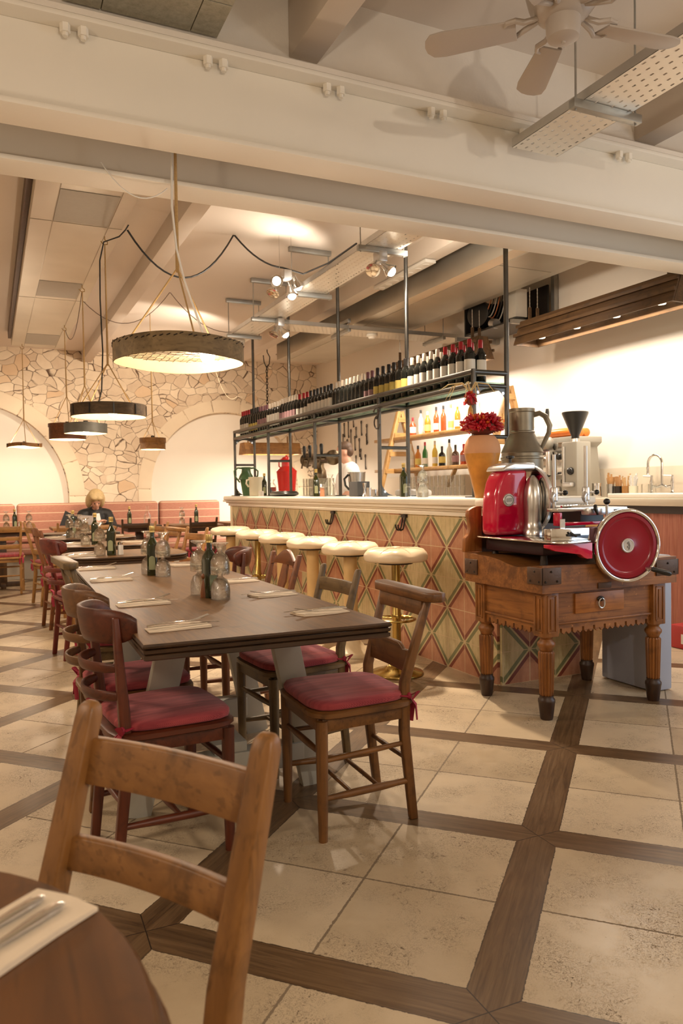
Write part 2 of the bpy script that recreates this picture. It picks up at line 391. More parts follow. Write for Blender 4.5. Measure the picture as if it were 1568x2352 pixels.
def catenary(p, q, sag, n=12):
    p, q = Vector(p), Vector(q)
    return [p.lerp(q, i/n)-Vector((0, 0, sag*4*(i/n)*(1-i/n))) for i in range(n+1)]
# ================================================================ the room
def m_floor():
    n = N('stone_floor_with_oak_bands'); p = n.pos(); th = R(46.21); S, wd = .9342, .1311; q = n.vmath('SUBTRACT', p, (1.001, 1.4016, 0))
    a = n.math('DIVIDE', n.vmath('DOT_PRODUCT', q, (math.sin(th), math.cos(th), 0)), S); b = n.math('DIVIDE', n.vmath('DOT_PRODUCT', q, (math.cos(th), -math.sin(th), 0)), S)
    def near(x): return n.math('MULTIPLY', n.math('ABSOLUTE', n.math('SUBTRACT', x, n.math('ROUND', x))), S)
    da, db = near(a), near(b)
    def mid(x): return n.math('MULTIPLY', n.math('ABSOLUTE', n.math('SUBTRACT', n.math('FRACT', x), .5)), S)
    jag = n.math('MULTIPLY', n.math('SUBTRACT', n.noise(p, 55, 3, .7), .5), .010)
    w2 = n.math('ADD', wd/2, jag)
    inA = n.math('LESS_THAN', db, w2); inB = n.math('LESS_THAN', da, w2); band = n.math('MAXIMUM', inA, inB)
    # mitred corners: the nearer band centre wins
    useB = n.math('MULTIPLY', inB, n.math('SUBTRACT', 1, n.math('MULTIPLY', inA, n.math('LESS_THAN', db, da))))
    edge = n.math('MULTIPLY', band, n.math('GREATER_THAN', n.math('MINIMUM', n.math('ADD', da, n.math('MULTIPLY', n.math('GREATER_THAN', da, wd/2+.02), 9)), n.math('ADD', db, n.math('MULTIPLY', n.math('GREATER_THAN', db, wd/2+.02), 9))), wd/2-.0035))
    mitre = n.math('MULTIPLY', n.math('MULTIPLY', inA, inB), n.math('LESS_THAN', n.math('ABSOLUTE', n.math('SUBTRACT', da, db)), .0022))
    ga = n.noise(n.comb(n.math('MULTIPLY', b, 46), n.math('MULTIPLY', a, 2.2), 0), 1, 6, .72, 1.3); gb = n.noise(n.comb(n.math('MULTIPLY', a, 46), n.math('MULTIPLY', b, 2.2), 3), 1, 6, .72, 1.3)
    useBm = n.math('GREATER_THAN', useB, .5)
    g = n.math('ADD', n.math('MULTIPLY', ga, n.math('SUBTRACT', 1, useBm)), n.math('MULTIPLY', gb, useBm))
    knots = n.math('SUBTRACT', 1, n.step(n.noise(p, 7, 2), .24, .34))
    wcol = n.mix(n.math('MULTIPLY', knots, .5), n.ramp(n.math('ADD', n.math('MULTIPLY', g, .8), n.math('MULTIPLY', n.noise(p, 3, 2), .25)), ((.34, (.048, .025, .011)), (.52, (.125, .072, .034)), (.72, (.20, .125, .064)))), (.045, .026, .015))
    wcol = n.mix(mitre, wcol, (.02, .012, .008))
    # travertine slabs
    ida, idb = n.math('FLOOR', n.math('MULTIPLY', a, 2)), n.math('FLOOR', n.math('MULTIPLY', b, 2))
    tint = n.white(n.comb(ida, idb, 1.5)); cl = n.noise(p, 2.6, 4, .6); fine = n.noise(p, 22, 4, .65); speck = n.step(n.noise(p, 130, 3, .7), .64, .72)
    tcol = n.ramp(n.math('ADD', n.math('ADD', n.math('MULTIPLY', cl, .5), n.math('MULTIPLY', tint, .42)), n.math('MULTIPLY', fine, .2)), ((.25, (.40, .30, .185)), (.5, (.52, .405, .265)), (.8, (.62, .50, .35))))
    pn = n.noise(n.scale(p, (1, 1, 1)), 60, 3, .75, 1.6); patch = n.step(n.noise(p, 4.5, 3), .40, .62)
    pit = n.math('MULTIPLY', n.math('SUBTRACT', 1, n.step(n.math('ABSOLUTE', n.math('SUBTRACT', pn, .5)), .008, .022)), patch)
    vein = n.math('MULTIPLY', n.step(n.noise(p, 26, 5, .78, 2.2), .60, .63), patch)
    pits = n.math('MAXIMUM', n.math('MAXIMUM', n.math('MULTIPLY', pit, .85), n.math('MULTIPLY', speck, .4)), n.math('MULTIPLY', vein, .95))
    tcol = n.mix(pits, tcol, (.105, .066, .035))
    gj = n.math('ADD', .0032, n.math('MULTIPLY', n.math('SUBTRACT', n.noise(p, 70, 3, .7), .45), .010))
    grout = n.math('LESS_THAN', n.math('MINIMUM', mid(a), mid(b)), gj)
    tcol = n.mix(grout, tcol, (.20, .145, .09))
    col = n.mix(band, tcol, wcol); col = n.mix(n.math('MULTIPLY', edge, .75), col, (.05, .033, .02))
    n.set(col=col, rough=n.math('ADD', n.math('ADD', .27, n.math('MULTIPLY', fine, .14)), n.math('MULTIPLY', n.math('MULTIPLY', n.math('MAXIMUM', grout, pits), n.math('SUBTRACT', 1, band)), .4)))
    n.bump(n.math('SUBTRACT', n.math('MULTIPLY', g, .1), n.math('MAXIMUM', edge, n.math('MULTIPLY', n.math('MAXIMUM', grout, pits), n.math('SUBTRACT', 1, band)))), .3, .003)
    return n.m
XL, XR, YF, YB, ZC = -3.2, 5.3, -3.2, 12.4, 3.4
struct(MB().box(XL-.2, XR+.6, YF-.2, YB+.6, -.12, 0).build('floor', m_floor()))
struct(MB().box(XL-.2, XR+.2, 3.46, YB+.6, ZC, ZC+.12).build('ceiling', CEIL))
struct(MB().box(XL-.2, XR+.2, YF-.2, 3.46, 3.565, 3.7).build('ceiling', CEIL))
struct(MB().box(XL-.2, XL, YF, YB, 0, 3.565).build('wall_left', PAINT))
struct(MB().box(XL, XR, YF-.2, YF, 0, 3.565).build('wall_front', PAINT))
b = MB(); b.box(XR, XR+.2, 2.4, YB+.6, 0, 3.565); b.box(XR, XR+.2, YF, 0, 0, 3.565); b.box(XR, XR+.2, 0, 2.4, 2.5, 3.565)  # out-of-frame gap is assumed, left open for the added daylight lamp
struct(b.build('wall_right', PAINT))
struct(MB().box(XL, XR, 3.38, 3.46, 3.12, 3.6).build('wall_partition', ROUGHP))

# stone end wall with two round niches
def m_stone():
    n = N('random_rubble_stone'); p = n.pos(); d = n.vmath('ADD', p, n.scale(n.comb(n.noise(p, 2.2, 2), 0, n.noise(n.vmath('ADD', p, (5, 5, 5)), 2.2, 2)), (.22, 0, .22)))
    q = n.scale(d, (2.6, 0, 3.3))
    def vor(feat):
        v = _n(n.t, 'ShaderNodeTexVoronoi', feature=feat); n.put(v.inputs['Vector'], q); v.inputs['Scale'].default_value = 2.05; v.inputs['Randomness'].default_value = .95; return v
    e = vor('DISTANCE_TO_EDGE').outputs['Distance']; c = vor('F1').outputs['Color']
    wv = n.math('MULTIPLY', n.math('POWER', n.noise(p, 7, 3), 2), .10)
    joint = n.math('SUBTRACT', 1, n.step(e, 0.004, wv)); tint = n.math('ADD', n.math('MULTIPLY', n.xyz(c)[0], .5), n.math('MULTIPLY', n.noise(p, 9, 4), .5))
    pinkish = n.math('GREATER_THAN', n.xyz(c)[1], .93)
    col = n.ramp(tint, ((.2, (.60, .47, .34)), (.8, (.80, .68, .52)))); col = n.mix(n.math('MULTIPLY', pinkish, .45), col, (.66, .42, .22))
    n.set(col=n.mix(n.math('MULTIPLY', joint, n.step(n.noise(p, 3.3, 2), .28, .5)), col, (.10, .055, .03)), rough=.85)
    n.bump(n.math('ADD', n.step(e, 0, .06), n.math('MULTIPLY', n.noise(p, 30, 3), .25)), .4, .012); return n.m
STONE = m_stone()
LA = (-.31, 1.15, 1.42); RA = (3.64, 1.246, 1.27)
out = [(XL, 0), (LA[0]-LA[2], 0)] + arc(LA[:2], LA[2], 180, 0, 40) + [(LA[0]+LA[2], 0), (RA[0]-RA[2], 0)] + arc(RA[:2], RA[2], 180, 0, 40) + [(RA[0]+RA[2], 0), (XR, 0), (XR, 3.5), (XL, 3.5)]
struct(MB().prism(out, lambda u, v, w_: Vector((u, YB+w_, v)), .16).build('wall_back', STONE))
struct(MB().box(XL, XR, YB+.16, YB+.3, 0, 3.5).build('wall_niche', PAINT))
DRESSED = plain('dressed_stone', (.76, .64, .48), .8, 0, .07, 4, .2, 30)
for k, A in enumerate((LA, RA)):
    wv = .235 if k == 0 else .21
    o = struct(tag(MB().build('arch_surround', DRESSED), 'dressed stone surround of the %s' % ('left niche in the stone wall' if k == 0 else 'niche behind the bar end'), 'arch'))
    bm = MB(); seg = 9; g = .35
    def blk(a0, a1, B):
        pts = arc(A[:2], A[2]+wv, a0+g, a1-g, 6) + arc(A[:2], A[2]+.002, a1-g, a0+g, 6)
        B.prism(pts, lambda u, v, w_: Vector((u, YB-.012+w_, v)), .03)
    for i in range(seg): blk(180*i/seg, 180*(i+1)/seg, bm)
    for s in (-1, 1):
        xi = A[0]+s*(A[2]+.002); xo = A[0]+s*(A[2]+wv)
        for z0, z1 in ((.004, .58), (.588, A[1]-.006)): bm.box(min(xi, xo), max(xi, xo), YB-.012, YB+.018, z0, z1)
    t = bm.build('joint_block', DRESSED, bevel=.004); o.data = t.data; bpy.data.objects.remove(t)

# twin white steel beams across the room
def ibeam(y0, flange, name):
    b = MB(); yc = y0+flange/2
    b.box(XL, XR, y0, y0+flange, 2.72, 2.742); b.box(XL, XR, yc-.012, yc+.012, 2.742, 3.098); b.box(XL, XR, y0, y0+flange, 3.098, 3.12)
    return struct(b.build(name, BEAMP, bevel=.004))
ibeam(3.235, .20, 'steel_beam'); ibeam(3.78, .20, 'steel_beam')
b = MB()
for x in (.95, 1.52, 2.09, 2.66, 3.34, .36, 4.0, 4.6):
    for dx in (-.035, .035):
        b.cyl((x+dx, 3.29, 3.064), (x+dx, 3.29, 3.1), .021, n=6); b.cyl((x+dx, 3.29, 3.05), (x+dx, 3.29, 3.066), .012, n=8)
struct(b.build('beam_bolts', BEAMP))
struct(MB().box(XL, XR, 3.236, 3.40, 3.12, 3.145).build('beam_seat', ROUGHP))
# painted ceiling joists running along the room
for x0, x1 in ((1.345, 1.485), (3.53, 3.69), (-.85, -.71)):
    struct(MB().box(x0, x1, 3.99, YB, 3.235, ZC+.02).build('ceiling_joist', JOIST, bevel=.004))
    struct(MB().box(x0-.015, x1-.01, YF, 3.38, 3.235, 3.6).build('ceiling_joist', JOIST, bevel=.004))

# ventilation ducts
d = thing('ventilation_duct', 'long sheet metal ventilation duct with three dark grilles at left ceiling', 'duct', (0, 0, 0))
x0, x1, z0 = .315, .975, 3.215
body = MB().box(x0, x1, 4.0, 11.25, z0, 3.395).build('duct_casing', DUCT, d, bevel=.004)
def panel(b, xa, xb, ya, yb, z): b.box(xa, xb, ya, yb, z-.004, z)
for (ya, yb) in ((4.0, 5.05), (5.06, 6.0), (6.01, 8.4), (8.41, 11.2)):
    b = MB(); panel(b, .475, .862, ya+.004, yb-.004, z0); b.build('access_panel', DUCT, d)
    b = MB(); panel(b, x0+.004, .467, ya+.004, yb-.004, z0); b.build('border_panel', DUCT, d)
    b = MB(); panel(b, .87, x1-.004, ya+.004, yb-.004, z0); b.build('border_panel', DUCT, d)
GRILLE = plain('duct_grille', (.34, .31, .26), .5, .5, .06, 30)
for ya, yb in ((5.35, 5.98), (7.7, 8.3), (10.3, 11.0)): MB().box(.475, .86, ya, yb, z0-.008, z0-.003).build('grille', GRILLE, d)
tag(MB().box(.275, .313, 4.0, 11.2, 3.30, 3.397).build('cable_trunking', DARKM), 'dark trunking along the left side of the ceiling duct', 'trunking')
d = thing('ventilation_duct', 'boarded grey duct end at top left above the white beam', 'duct')
MB().box(.32, .985, YF, 3.372, 3.25, 3.56).build('duct_casing', DUCTB, d)
for xa, xb, ya, yb in ((.327, .475, 3.13, 3.365), (.48, .855, 3.13, 3.365), (.86, .98, 3.13, 3.365), (.327, .475, 1.5, 3.122), (.48, .855, 2.85, 3.122), (.86, .98, 1.5, 3.122), (.50, .835, 1.5, 2.83)):
    MB().box(xa, xb, ya, yb, 3.238, 3.2495).build('duct_board', DUCTB, d)
d = thing('ventilation_duct', 'wide sheet metal duct beneath the ceiling along the bar wall', 'duct')
MB().box(3.90, 4.72, 4.0, 10.6, 3.12, 3.394).build('duct_casing', DUCT, d, bevel=.004)
for ya, yb in ((4.0, 5.4), (5.41, 8.0), (8.01, 10.58)):
    MB().box(4.05, 4.62, ya+.004, yb-.004, 3.115, 3.121).build('access_panel', DUCT, d)
MB().box(3.72, 3.9, 4.0, 10.7, 3.36, 3.396).build('gap_shadow_plate', BLACK, d)  # black plate standing in for the shade in the gap beside the joist
MB().box(4.25, 4.6, 10.75, 11.6, 3.385, 3.397).build('ceiling_grille', GRILLE, d)
tag(d, d['label'], 'duct')

# cable trays with channel hangers
def tray(label, axis, lo, hi, a0, a1, z, m, hangs):
    t = thing('cable_tray', label, 'cable tray')
    X = lambda a, b_, c, d_, e, f: (a, b_, c, d_, e, f) if axis == 'y' else (c, d_, a, b_, e, f)
    MB().box(*X(lo, hi, a0, a1, z, z+.0015)).build('perforated_base', m, t)
    for s in (lo, hi-.0015): MB().box(*X(s, s+.0015, a0, a1, z, z+.045)).build('side_rail', GALV, t)
    for h, ov in hangs:
        MB().box(*X(lo-.06, hi+.06, h-.02, h+.02, z-.042, z-.001)).build('hanger_channel', GALV_D, t, bevel=.004)
        for s in (lo-.035, hi+.035):
            if axis == 'y': MB().cyl((s, h, z-.05), (s, h, ov), .005, n=8).build('threaded_rod', GALV_D, t)
            else: MB().cyl((h, s, z-.05), (h, s, ov), .005, n=8).build('threaded_rod', GALV_D, t)
        MB().box(*X(lo-.06, hi+.06, h-.02, h+.02, ov-.045, ov-.001)).build('ceiling_channel', GALV_D, t, bevel=.003)
    return t
tray('long perforated steel cable tray hung below the ceiling over the bar stools', 'y', 2.565, 2.86, 4.0, 8.9, 3.0, TRAY_Y, ((5.05, 3.4), (6.45, 3.4), (7.55, 3.4), (8.45, 3.4)))
tray('perforated steel cable tray under the ceiling fan at top right', 'y', 2.505, 2.80, 1.2, 3.23, 2.96, TRAY_Y, ((2.72, 3.56), (1.5, 3.56)))
tray('perforated cable tray crossing from the bar tray to the right wall', 'x', 7.75, 8.1, 2.95, 5.28, 3.005, TRAY_X, ((3.7, 3.11), (4.95, 3.4)))
# ================================================================ the bar
def m_tiles(axis):
    n = N('diamond_tiles_' + axis); p = n.pos(); v = n.xyz(p)
    u = n.math('SUBTRACT', v[1], 4.08) if axis == 'y' else n.math('SUBTRACT', v[0], 2.985)
    z = v[2]
    def tri(x, per): return n.math('MULTIPLY', n.math('ABSOLUTE', n.math('SUBTRACT', n.math('DIVIDE', x, per), n.math('ROUND', n.math('DIVIDE', x, per)))), per)
    idu, idz = n.math('FLOOR', n.math('DIVIDE', u, .2)), n.math('FLOOR', n.math('DIVIDE', z, .2))
    h = n.white(n.comb(idu, idz, 4.5)); odd = n.math('GREATER_THAN', h, .965); plain_t = n.math('LESS_THAN', h, .02)
    du = tri(u, .4); dz = tri(n.math('SUBTRACT', z, .8), .4)
    d = n.math('ADD', n.math('DIVIDE', du, .2), n.math('DIVIDE', dz, .2)); d = n.math('ADD', n.math('MULTIPLY', d, n.math('SUBTRACT', 1, odd)), n.math('MULTIPLY', n.math('SUBTRACT', 2, d), odd))
    nz = n.noise(n.scale(p, (40, 40, 6)), 1, 4, .7); n2 = n.noise(p, 16, 4, .7); wear = n.step(n.noise(p, 45, 4, .75), .62, .78)
    inner = n.ramp(n.math('ADD', n.math('MULTIPLY', nz, .5), n.math('MULTIPLY', n2, .5)), ((.3, (.40, .165, .088)), (.7, (.57, .29, .18))))
    outer = n.ramp(n.math('ADD', n.math('MULTIPLY', nz, .7), n.math('MULTIPLY', n2, .3)), ((.32, (.40, .32, .15)), (.5, (.57, .47, .26)), (.7, (.70, .59, .36))))
    maroon = n.mix(n2, (.16, .035, .022), (.26, .065, .04)); green = n.mix(n2, (.13, .145, .065), (.26, .26, .125)); cream = (.60, .49, .27)
    def lt(a): return n.math('LESS_THAN', d, a)
    c = n.mix(lt(1.215), outer, green); c = n.mix(lt(1.045), c, cream); c = n.mix(lt(.965), c, maroon); c = n.mix(lt(.80), c, inner)
    c = n.mix(plain_t, c, outer); c = n.mix(n.math('MULTIPLY', wear, .35), c, (.66, .54, .36))
    g = n.math('LESS_THAN', n.math('MINIMUM', tri(u, .2), tri(z, .2)), .0022)
    n.set(col=n.mix(g, c, (.66, .52, .33)), rough=n.math('ADD', .3, n.math('MULTIPLY', g, .4))); n.bump(n.math('SUBTRACT', n.math('MULTIPLY', n2, .1), g), .25, .002); return n.m
TILE_Y, TILE_X = m_tiles('y'), m_tiles('x')
bar = thing('bar_counter', 'long bar counter with diamond tiled front and cream marble top', 'bar')
MB().box(2.755, 2.775, 3.735, 9.17, 0, 1.012).build('tiled_front', TILE_Y, bar)
MB().box(2.776, 3.42, 3.715, 3.734, 0, 1.012).build('tiled_end', TILE_X, bar)
MB().box(2.777, 3.42, 3.736, 9.17, .02, 1.01).build('counter_body', PAINT, bar)
MB().box(2.745, 2.79, 9.171, 9.26, 0, 1.012).build('end_post', IVORY, bar, bevel=.004)
b = MB(); b.box(2.725, 3.45, 3.70, 9.27, 1.012, 1.045); b.box(2.70, 3.45, 3.68, 9.29, 1.045, 1.062); b.box(2.665, 3.46, 3.665, 9.31, 1.062, 1.085)
b.build('moulding', MARBLE, bar, bevel=.006)
r = .22; oy1, oy0 = 9.34, 3.655
ol = [(3.47, oy0), (3.47, oy1)] + arc((2.63+r, oy1-r), r, 90, 180, 10) + arc((2.63+.03, oy0+.03), .03, 180, 270, 4)
MB().prism(ol, lambda u, v, w_: Vector((u, v, 1.085+w_)), .048).build('marble_top', MARBLE, bar, bevel=.014, seg=3, ang=50)
MB().box(2.612, 2.72, 3.64, 3.76, 1.0755, 1.1345).build('corner_cap', MARBLE, bar, bevel=.02, seg=3)
for y in (6.10, 4.83):
    h = MB(); h.box(2.735, 2.754, y-.034, y+.034, .985, 1.008)
    for dy in (-.018, .018):
        h.tube([(2.745, y+dy, 1.0), (2.738, y+dy, .96), (2.728, y+dy, .915)] + [(2.728-.022+.022*math.cos(t), y+dy, .915-.022*math.sin(t)) for t in (0, .8, 1.57, 2.3, 3.14)] + [(2.682, y+dy, .935)], .0065, 8)
    o = h.build('coat_hook', IRON, bar)

# pipe rack standing on the counter
rack = thing('bottle_rack', 'black pipe rack with glass shelf standing on the bar counter', 'rack', (0, 0, 0))
FX, BX, ZT = 2.85, 3.113, 1.134; PY = (4.09, 5.40, 6.73, 8.07, 9.353); pr_ = .0165
def pipe(p, q, name, r=pr_): return MB().cyl(p, q, r, n=14).build(name, STEEL, rack)
for y in PY:
    pipe((FX, y, ZT), (FX, y, 1.963), 'front_post'); pipe((BX, y, ZT), (BX, y, 3.395 if y > 4.2 else 3.38), 'back_post')
    for x in (FX, BX): MB().box(x-.045, x+.045, y-.045, y+.045, ZT-.001, ZT+.008).build('floor_plate', STEEL, rack, bevel=.002)
    for z in (1.86, 1.528): pipe((FX, y, z), (BX, y, z), 'cross_bar', .014)
for y in (PY[0], PY[-1]): pipe((FX, y, 1.945), (BX, y, 1.945), 'end_bar')
for z in (1.945, 1.86):
    pipe((FX, PY[0], z), (FX, PY[-1], z), 'front_rail', .0205)
pipe((BX, PY[0], 1.86), (BX, PY[-1], 1.86), 'back_rail', .016)
MB().box(FX-.002, BX+.005, PY[0]+.018, PY[-1]-.018, 1.8775, 1.8865).build('glass_shelf', GLASS_SH, rack)
def gusset(fn, name='gusset'):
    rr = .125; pts = [(0, 0), (rr, 0)] + [(rr-rr*math.sin(R(a)), rr-rr*math.cos(R(a))) for a in range(10, 81, 10)] + [(0, rr)]
    b = MB(); b.prism(pts, fn, .005); o = b.build(name, STEEL, rack)
    c = MB(); T = [fn(.032+.011*math.cos(2*PI*k/12), .032+.011*math.sin(2*PI*k/12), -.001) for k in range(12)]; U = [fn(.032+.011*math.cos(2*PI*k/12), .032+.011*math.sin(2*PI*k/12), .006) for k in range(12)]
    c.rings([T, U]); c.build('bolt', ALU, o); return o
for y in (PY[0], PY[-1]):
    gusset(lambda u, v, w_: Vector((FX+u, y-.0025+w_, 1.846-v))); gusset(lambda u, v, w_: Vector((BX-u, y-.0025+w_, 1.846-v)))
for y in PY:
    if y < 9: gusset(lambda u, v, w_: Vector((FX+.012+u, y-.0025+w_, ZT+.008+v)))
gusset(lambda u, v, w_: Vector((FX+.012+u, PY[-1]-.0025+w_, ZT+.008+v)))
hk = MB(); c0 = (FX-.004, 5.40, 1.80)
hk.tube([(FX-.024, 5.40+.045*math.cos(t), 1.845-.05+.03*math.sin(t)+.02) for t in [PI*k/8 for k in range(0, 9)]] + [(FX-.024, 5.355+.05, 1.76)] + [(FX-.024, 5.39+.05*math.cos(t), 1.73+.05*math.sin(t)) for t in [PI*.4-PI*1.3*k/8 for k in range(9)]], .006, 8)
tag(hk.build('butcher_hook', IRON), 'black S shaped hook hanging from the front rail of the bottle rack', 'hook')

# wine bottles on the rack
BOT = [(.034, 0), (.0375, .004), (.0375, .19), (.035, .207), (.024, .228), (.0155, .243), (.0138, .262)]
def bottle(name, label, cap, lab, lh=(.055, .15), prof=BOT, glassm=None, capz=(.258, .302), k=1.0, loc=(0, 0, 0), cat='bottle', group=None, capr=None):
    t = thing(name, label, cat, loc, 0, group); top = prof[-1][1]*k; rt = prof[-1][0]*k
    MB().lathe([(r*k, z*k) for r, z in prof] + [(rt, capz[1]*k-.012)], 18).build('body', glassm or WINE, t, ang=50)
    cr = capr or rt+.0015
    MB().lathe([(cr, capz[0]*k-.012), (cr, capz[1]*k-.006), (cr*.85, capz[1]*k)], 14).build('cap', cap, t, ang=50)
    if lab:
        rr = max(r for r, z in prof)*k+.0007; a0 = 2.5
        rings = [[Vector((rr*math.cos(a0+(4.4-0)*i/16), rr*math.sin(a0+4.4*i/16), z)) for i in range(17)] for z in (lh[0]*k, lh[1]*k)]
        b = MB(); b.rings(rings, False, False, closed=False); b.build('paper_label', lab, t)
    return t
SECT = [  # y from, y to, cap, label material, label heights, what it looks like
 (4.20, 4.60, CAP_R, LABEL, (.055, .165), 'red capped wine bottle with tall white label at the near end of the rack'),
 (4.60, 5.06, CAP_W, LABEL, (.05, .16), 'gold topped wine bottle with white label beside the red capped ones on the rack'),
 (5.06, 5.62, CAP_B, LABEL_Y, (.06, .15), 'black capped wine bottle with small yellow label on the bar rack'),
 (5.62, 5.80, CAP_P, LABEL_P, (.05, .14), 'mauve capped wine bottle with dull mauve label in the middle of the rack'),
 (5.80, 6.46, CAP_W, None, None, 'pale capped dark wine bottle without a front label in the middle of the rack'),
 (6.46, 7.06, CAP_B, LABEL, (.05, .17), 'black capped wine bottle with a tall white label half way along the rack'),
 (7.06, 7.36, CAP_R, LABEL, (.04, .15), 'red capped wine bottle with broad white label past the rack middle'),
 (7.36, 7.86, CAP_W, LABEL_P, (.05, .15), 'pale capped wine bottle with greyish label beyond the rack middle'),
 (7.86, 8.28, CAP_W, LABEL, (.04, .17), 'pale capped wine bottle with white label between the two farthest rack posts'),
 (8.28, 8.62, CAP_P, LABEL_P, (.05, .15), 'mauve capped wine bottle near the far end of the rack'),
 (8.62, 8.96, CAP_B, LABEL_Y, (.04, .12), 'black capped wine bottle with gold label near the far end of the rack'),
 (8.96, 9.30, CAP_R, LABEL, (.03, .14), 'red capped wine bottle with white label at the far end of the rack')]
ZB = 1.887
for (ya, yb, cap, lab, lh, what) in SECT:
    n = max(1, int((yb-ya)/.0805)); k = 1.0 if rnd.random() < .6 else 1.03
    p0 = None
    for i in range(n):
        y = ya+(yb-ya)*(i+.5)/n; loc = (FX+.085+rnd.uniform(-.004, .004), y, ZB); kk = rnd.uniform(-.5, .5)
        if p0 is None: p0 = bottle('wine_bottle', what, cap, lab, lh or (.05, .15), k=k, loc=loc, group=what.replace('wine bottle', 'wine bottles')); p0.rotation_euler.z = .4
        else: dup(p0, loc, .4+kk*.3)
    if ya < 5.0:
        for i in range(n): dup(p0, (FX+.17, ya+(yb-ya)*(i+.5)/n, ZB), .9)

# things on the counter
def oil(loc, label, group=None, k=1.0):
    t = thing('oil_bottle', label, 'bottle', loc, rnd.uniform(-.4, .4), group); h = .0275*k
    rows = [(h, 0), (h, .15*k), (h*.93, .165*k), (h*.5, .19*k), (h*.42, .2*k), (h*.42, .243*k)]
    b = MB(); rs = []
    for r, z in rows:
        e = 5 if r > h*.9 else 2
        rs.append([Vector((r/((abs(math.cos(a))**e+abs(math.sin(a))**e)**(1/e))*math.cos(a), r/((abs(math.cos(a))**e+abs(math.sin(a))**e)**(1/e))*math.sin(a), z)) for a in [2*PI*i/24 for i in range(24)]])
    b.rings(rs); b.build('body', OILG, t, ang=50)
    b = MB(); b.lathe([(.0145*k, .222*k), (.0145*k, .226*k), (.0138*k, .227*k), (.0138*k, .231*k), (.0145*k, .232*k), (.0145*k, .253*k), (.0135*k, .255*k)], 18); b.build('screw_cap', CAP_G, t, ang=50)
    b = MB(); pts = [(-.016, .03), (.016, .03), (.016, .085)] + arc((0, .085), .016, 10, 170, 8) + [(-.016, .085)]
    b.prism([(u*k, v*k) for u, v in pts], lambda u, v, w_: Vector((u, -h-.0008+w_, v)), .0006); b.build('paper_label', LABEL_G, t)
    return t
oil((2.83, 4.98, ZT), 'olive oil bottle standing on the marble bar at the coat hooks')
oil((2.80, 6.60, ZT), 'olive oil bottle on the bar beside the beer tap tower', k=1.02)
oil((2.95, 8.52, ZT), 'olive oil bottle on the bar beside the cream pitcher', k=1.05)
# jugs at the far end
def jug(name, label, loc, prof, mat, handle=None, spout=None, n=24, cat='jug', extra=None):
    t = thing(name, label, cat, loc); MB().lathe(prof, n).build('body', mat, t, ang=45)
    for hp in (handle or []): MB().tube(hp[0], hp[1], 8, flat=hp[2] if len(hp) > 2 else None).build('handle', mat, t)
    if spout: MB().tube(spout[0], spout[1], 8).build('spout', mat, t)
    return t
jug('watering_jug', 'green enamel two handled jug at the far end of the bar', (2.93, 9.15, ZT), [(.045, 0), (.075, .19), (.078, .2), (.1, .205), (.085, .25), (.06, .29), (.055, .33), (.06, .36)], GREEN,
    handle=[([(.05*s, 0, .345), (.11*s, 0, .35), (.155*s, 0, .31), (.15*s, 0, .25), (.085*s, 0, .17)], .011) for s in (-1, 1)])
jug('cream_pitcher', 'cream ceramic pitcher on the far end of the bar', (2.93, 8.75, ZT), [(.08, 0), (.088, .01), (.09, .19), (.094, .2), (.1, .225), (.09, .228)], CREAMC, handle=[([(-.085, 0, .2), (-.12, 0, .19), (-.13, 0, .15), (-.1, 0, .11)], .011)])
jug('enamel_coffee_pot', 'red enamel coffee pot behind the pipe rack at the bar end', (3.36, 8.85, ZT), [(.10, 0), (.125, .26), (.13, .3), (.075, .35), (.062, .36), (.06, .45), (.052, .47), (.012, .485), (.012, .5)], REDEN, handle=[([(-.06, 0, .45), (-.1, 0, .42), (-.1, 0, .36), (-.075, 0, .34)], .009)])
t = thing('glass_carafe', 'clear carafe with red contents between oil bottle and pipe post on the bar', 'carafe', (2.93, 8.2, ZT))
MB().lathe([(.05, 0), (.052, .11), (.036, .135), (.02, .155), (.035, .185), (.038, .19)], 18).build('body', GLASS, t); MB().lathe([(.045, .004), (.046, .1)], 16).build('contents', plain('red_contents', (.55, .09, .06), .4), t)
tag(MB().lathe([(.03, 0), (.032, .055), (.028, .058)], 16).build('salt_pot', WHITE), 'small white pot beside the cream pitcher on the bar', 'pot').location = (2.86, 8.38, ZT)
t = thing('serving_tray', 'black lacquered oval tray lying on the bar between two pipe posts', 'tray', (2.86, 7.62, ZT)); MB().pad(.13, .22, .055, e=2.6, rows=((.7, 0), (.97, .25), (1, .55), (.95, .75), (.9, .8), (.86, .95), (.5, 1), (.2, 1))).build('tray', BLACK, t)
# crate of upturned tumblers
for i in range(6):
    for k in range(2):
        for l in range(2):
            o = MB().lathe([(.034, 0), (.034, .006), (.031, .008), (.036, .088), (.039, .088), (.037, .001)], 14, cap=False).build('tumbler', GLASS); o.location = (2.98+k*.085, 6.86+i*.083, ZT+l*.09)
            tag(o, 'clear tumbler in the double stack on the bar behind the beer tap post', 'glass', 'tumblers stacked on the bar')
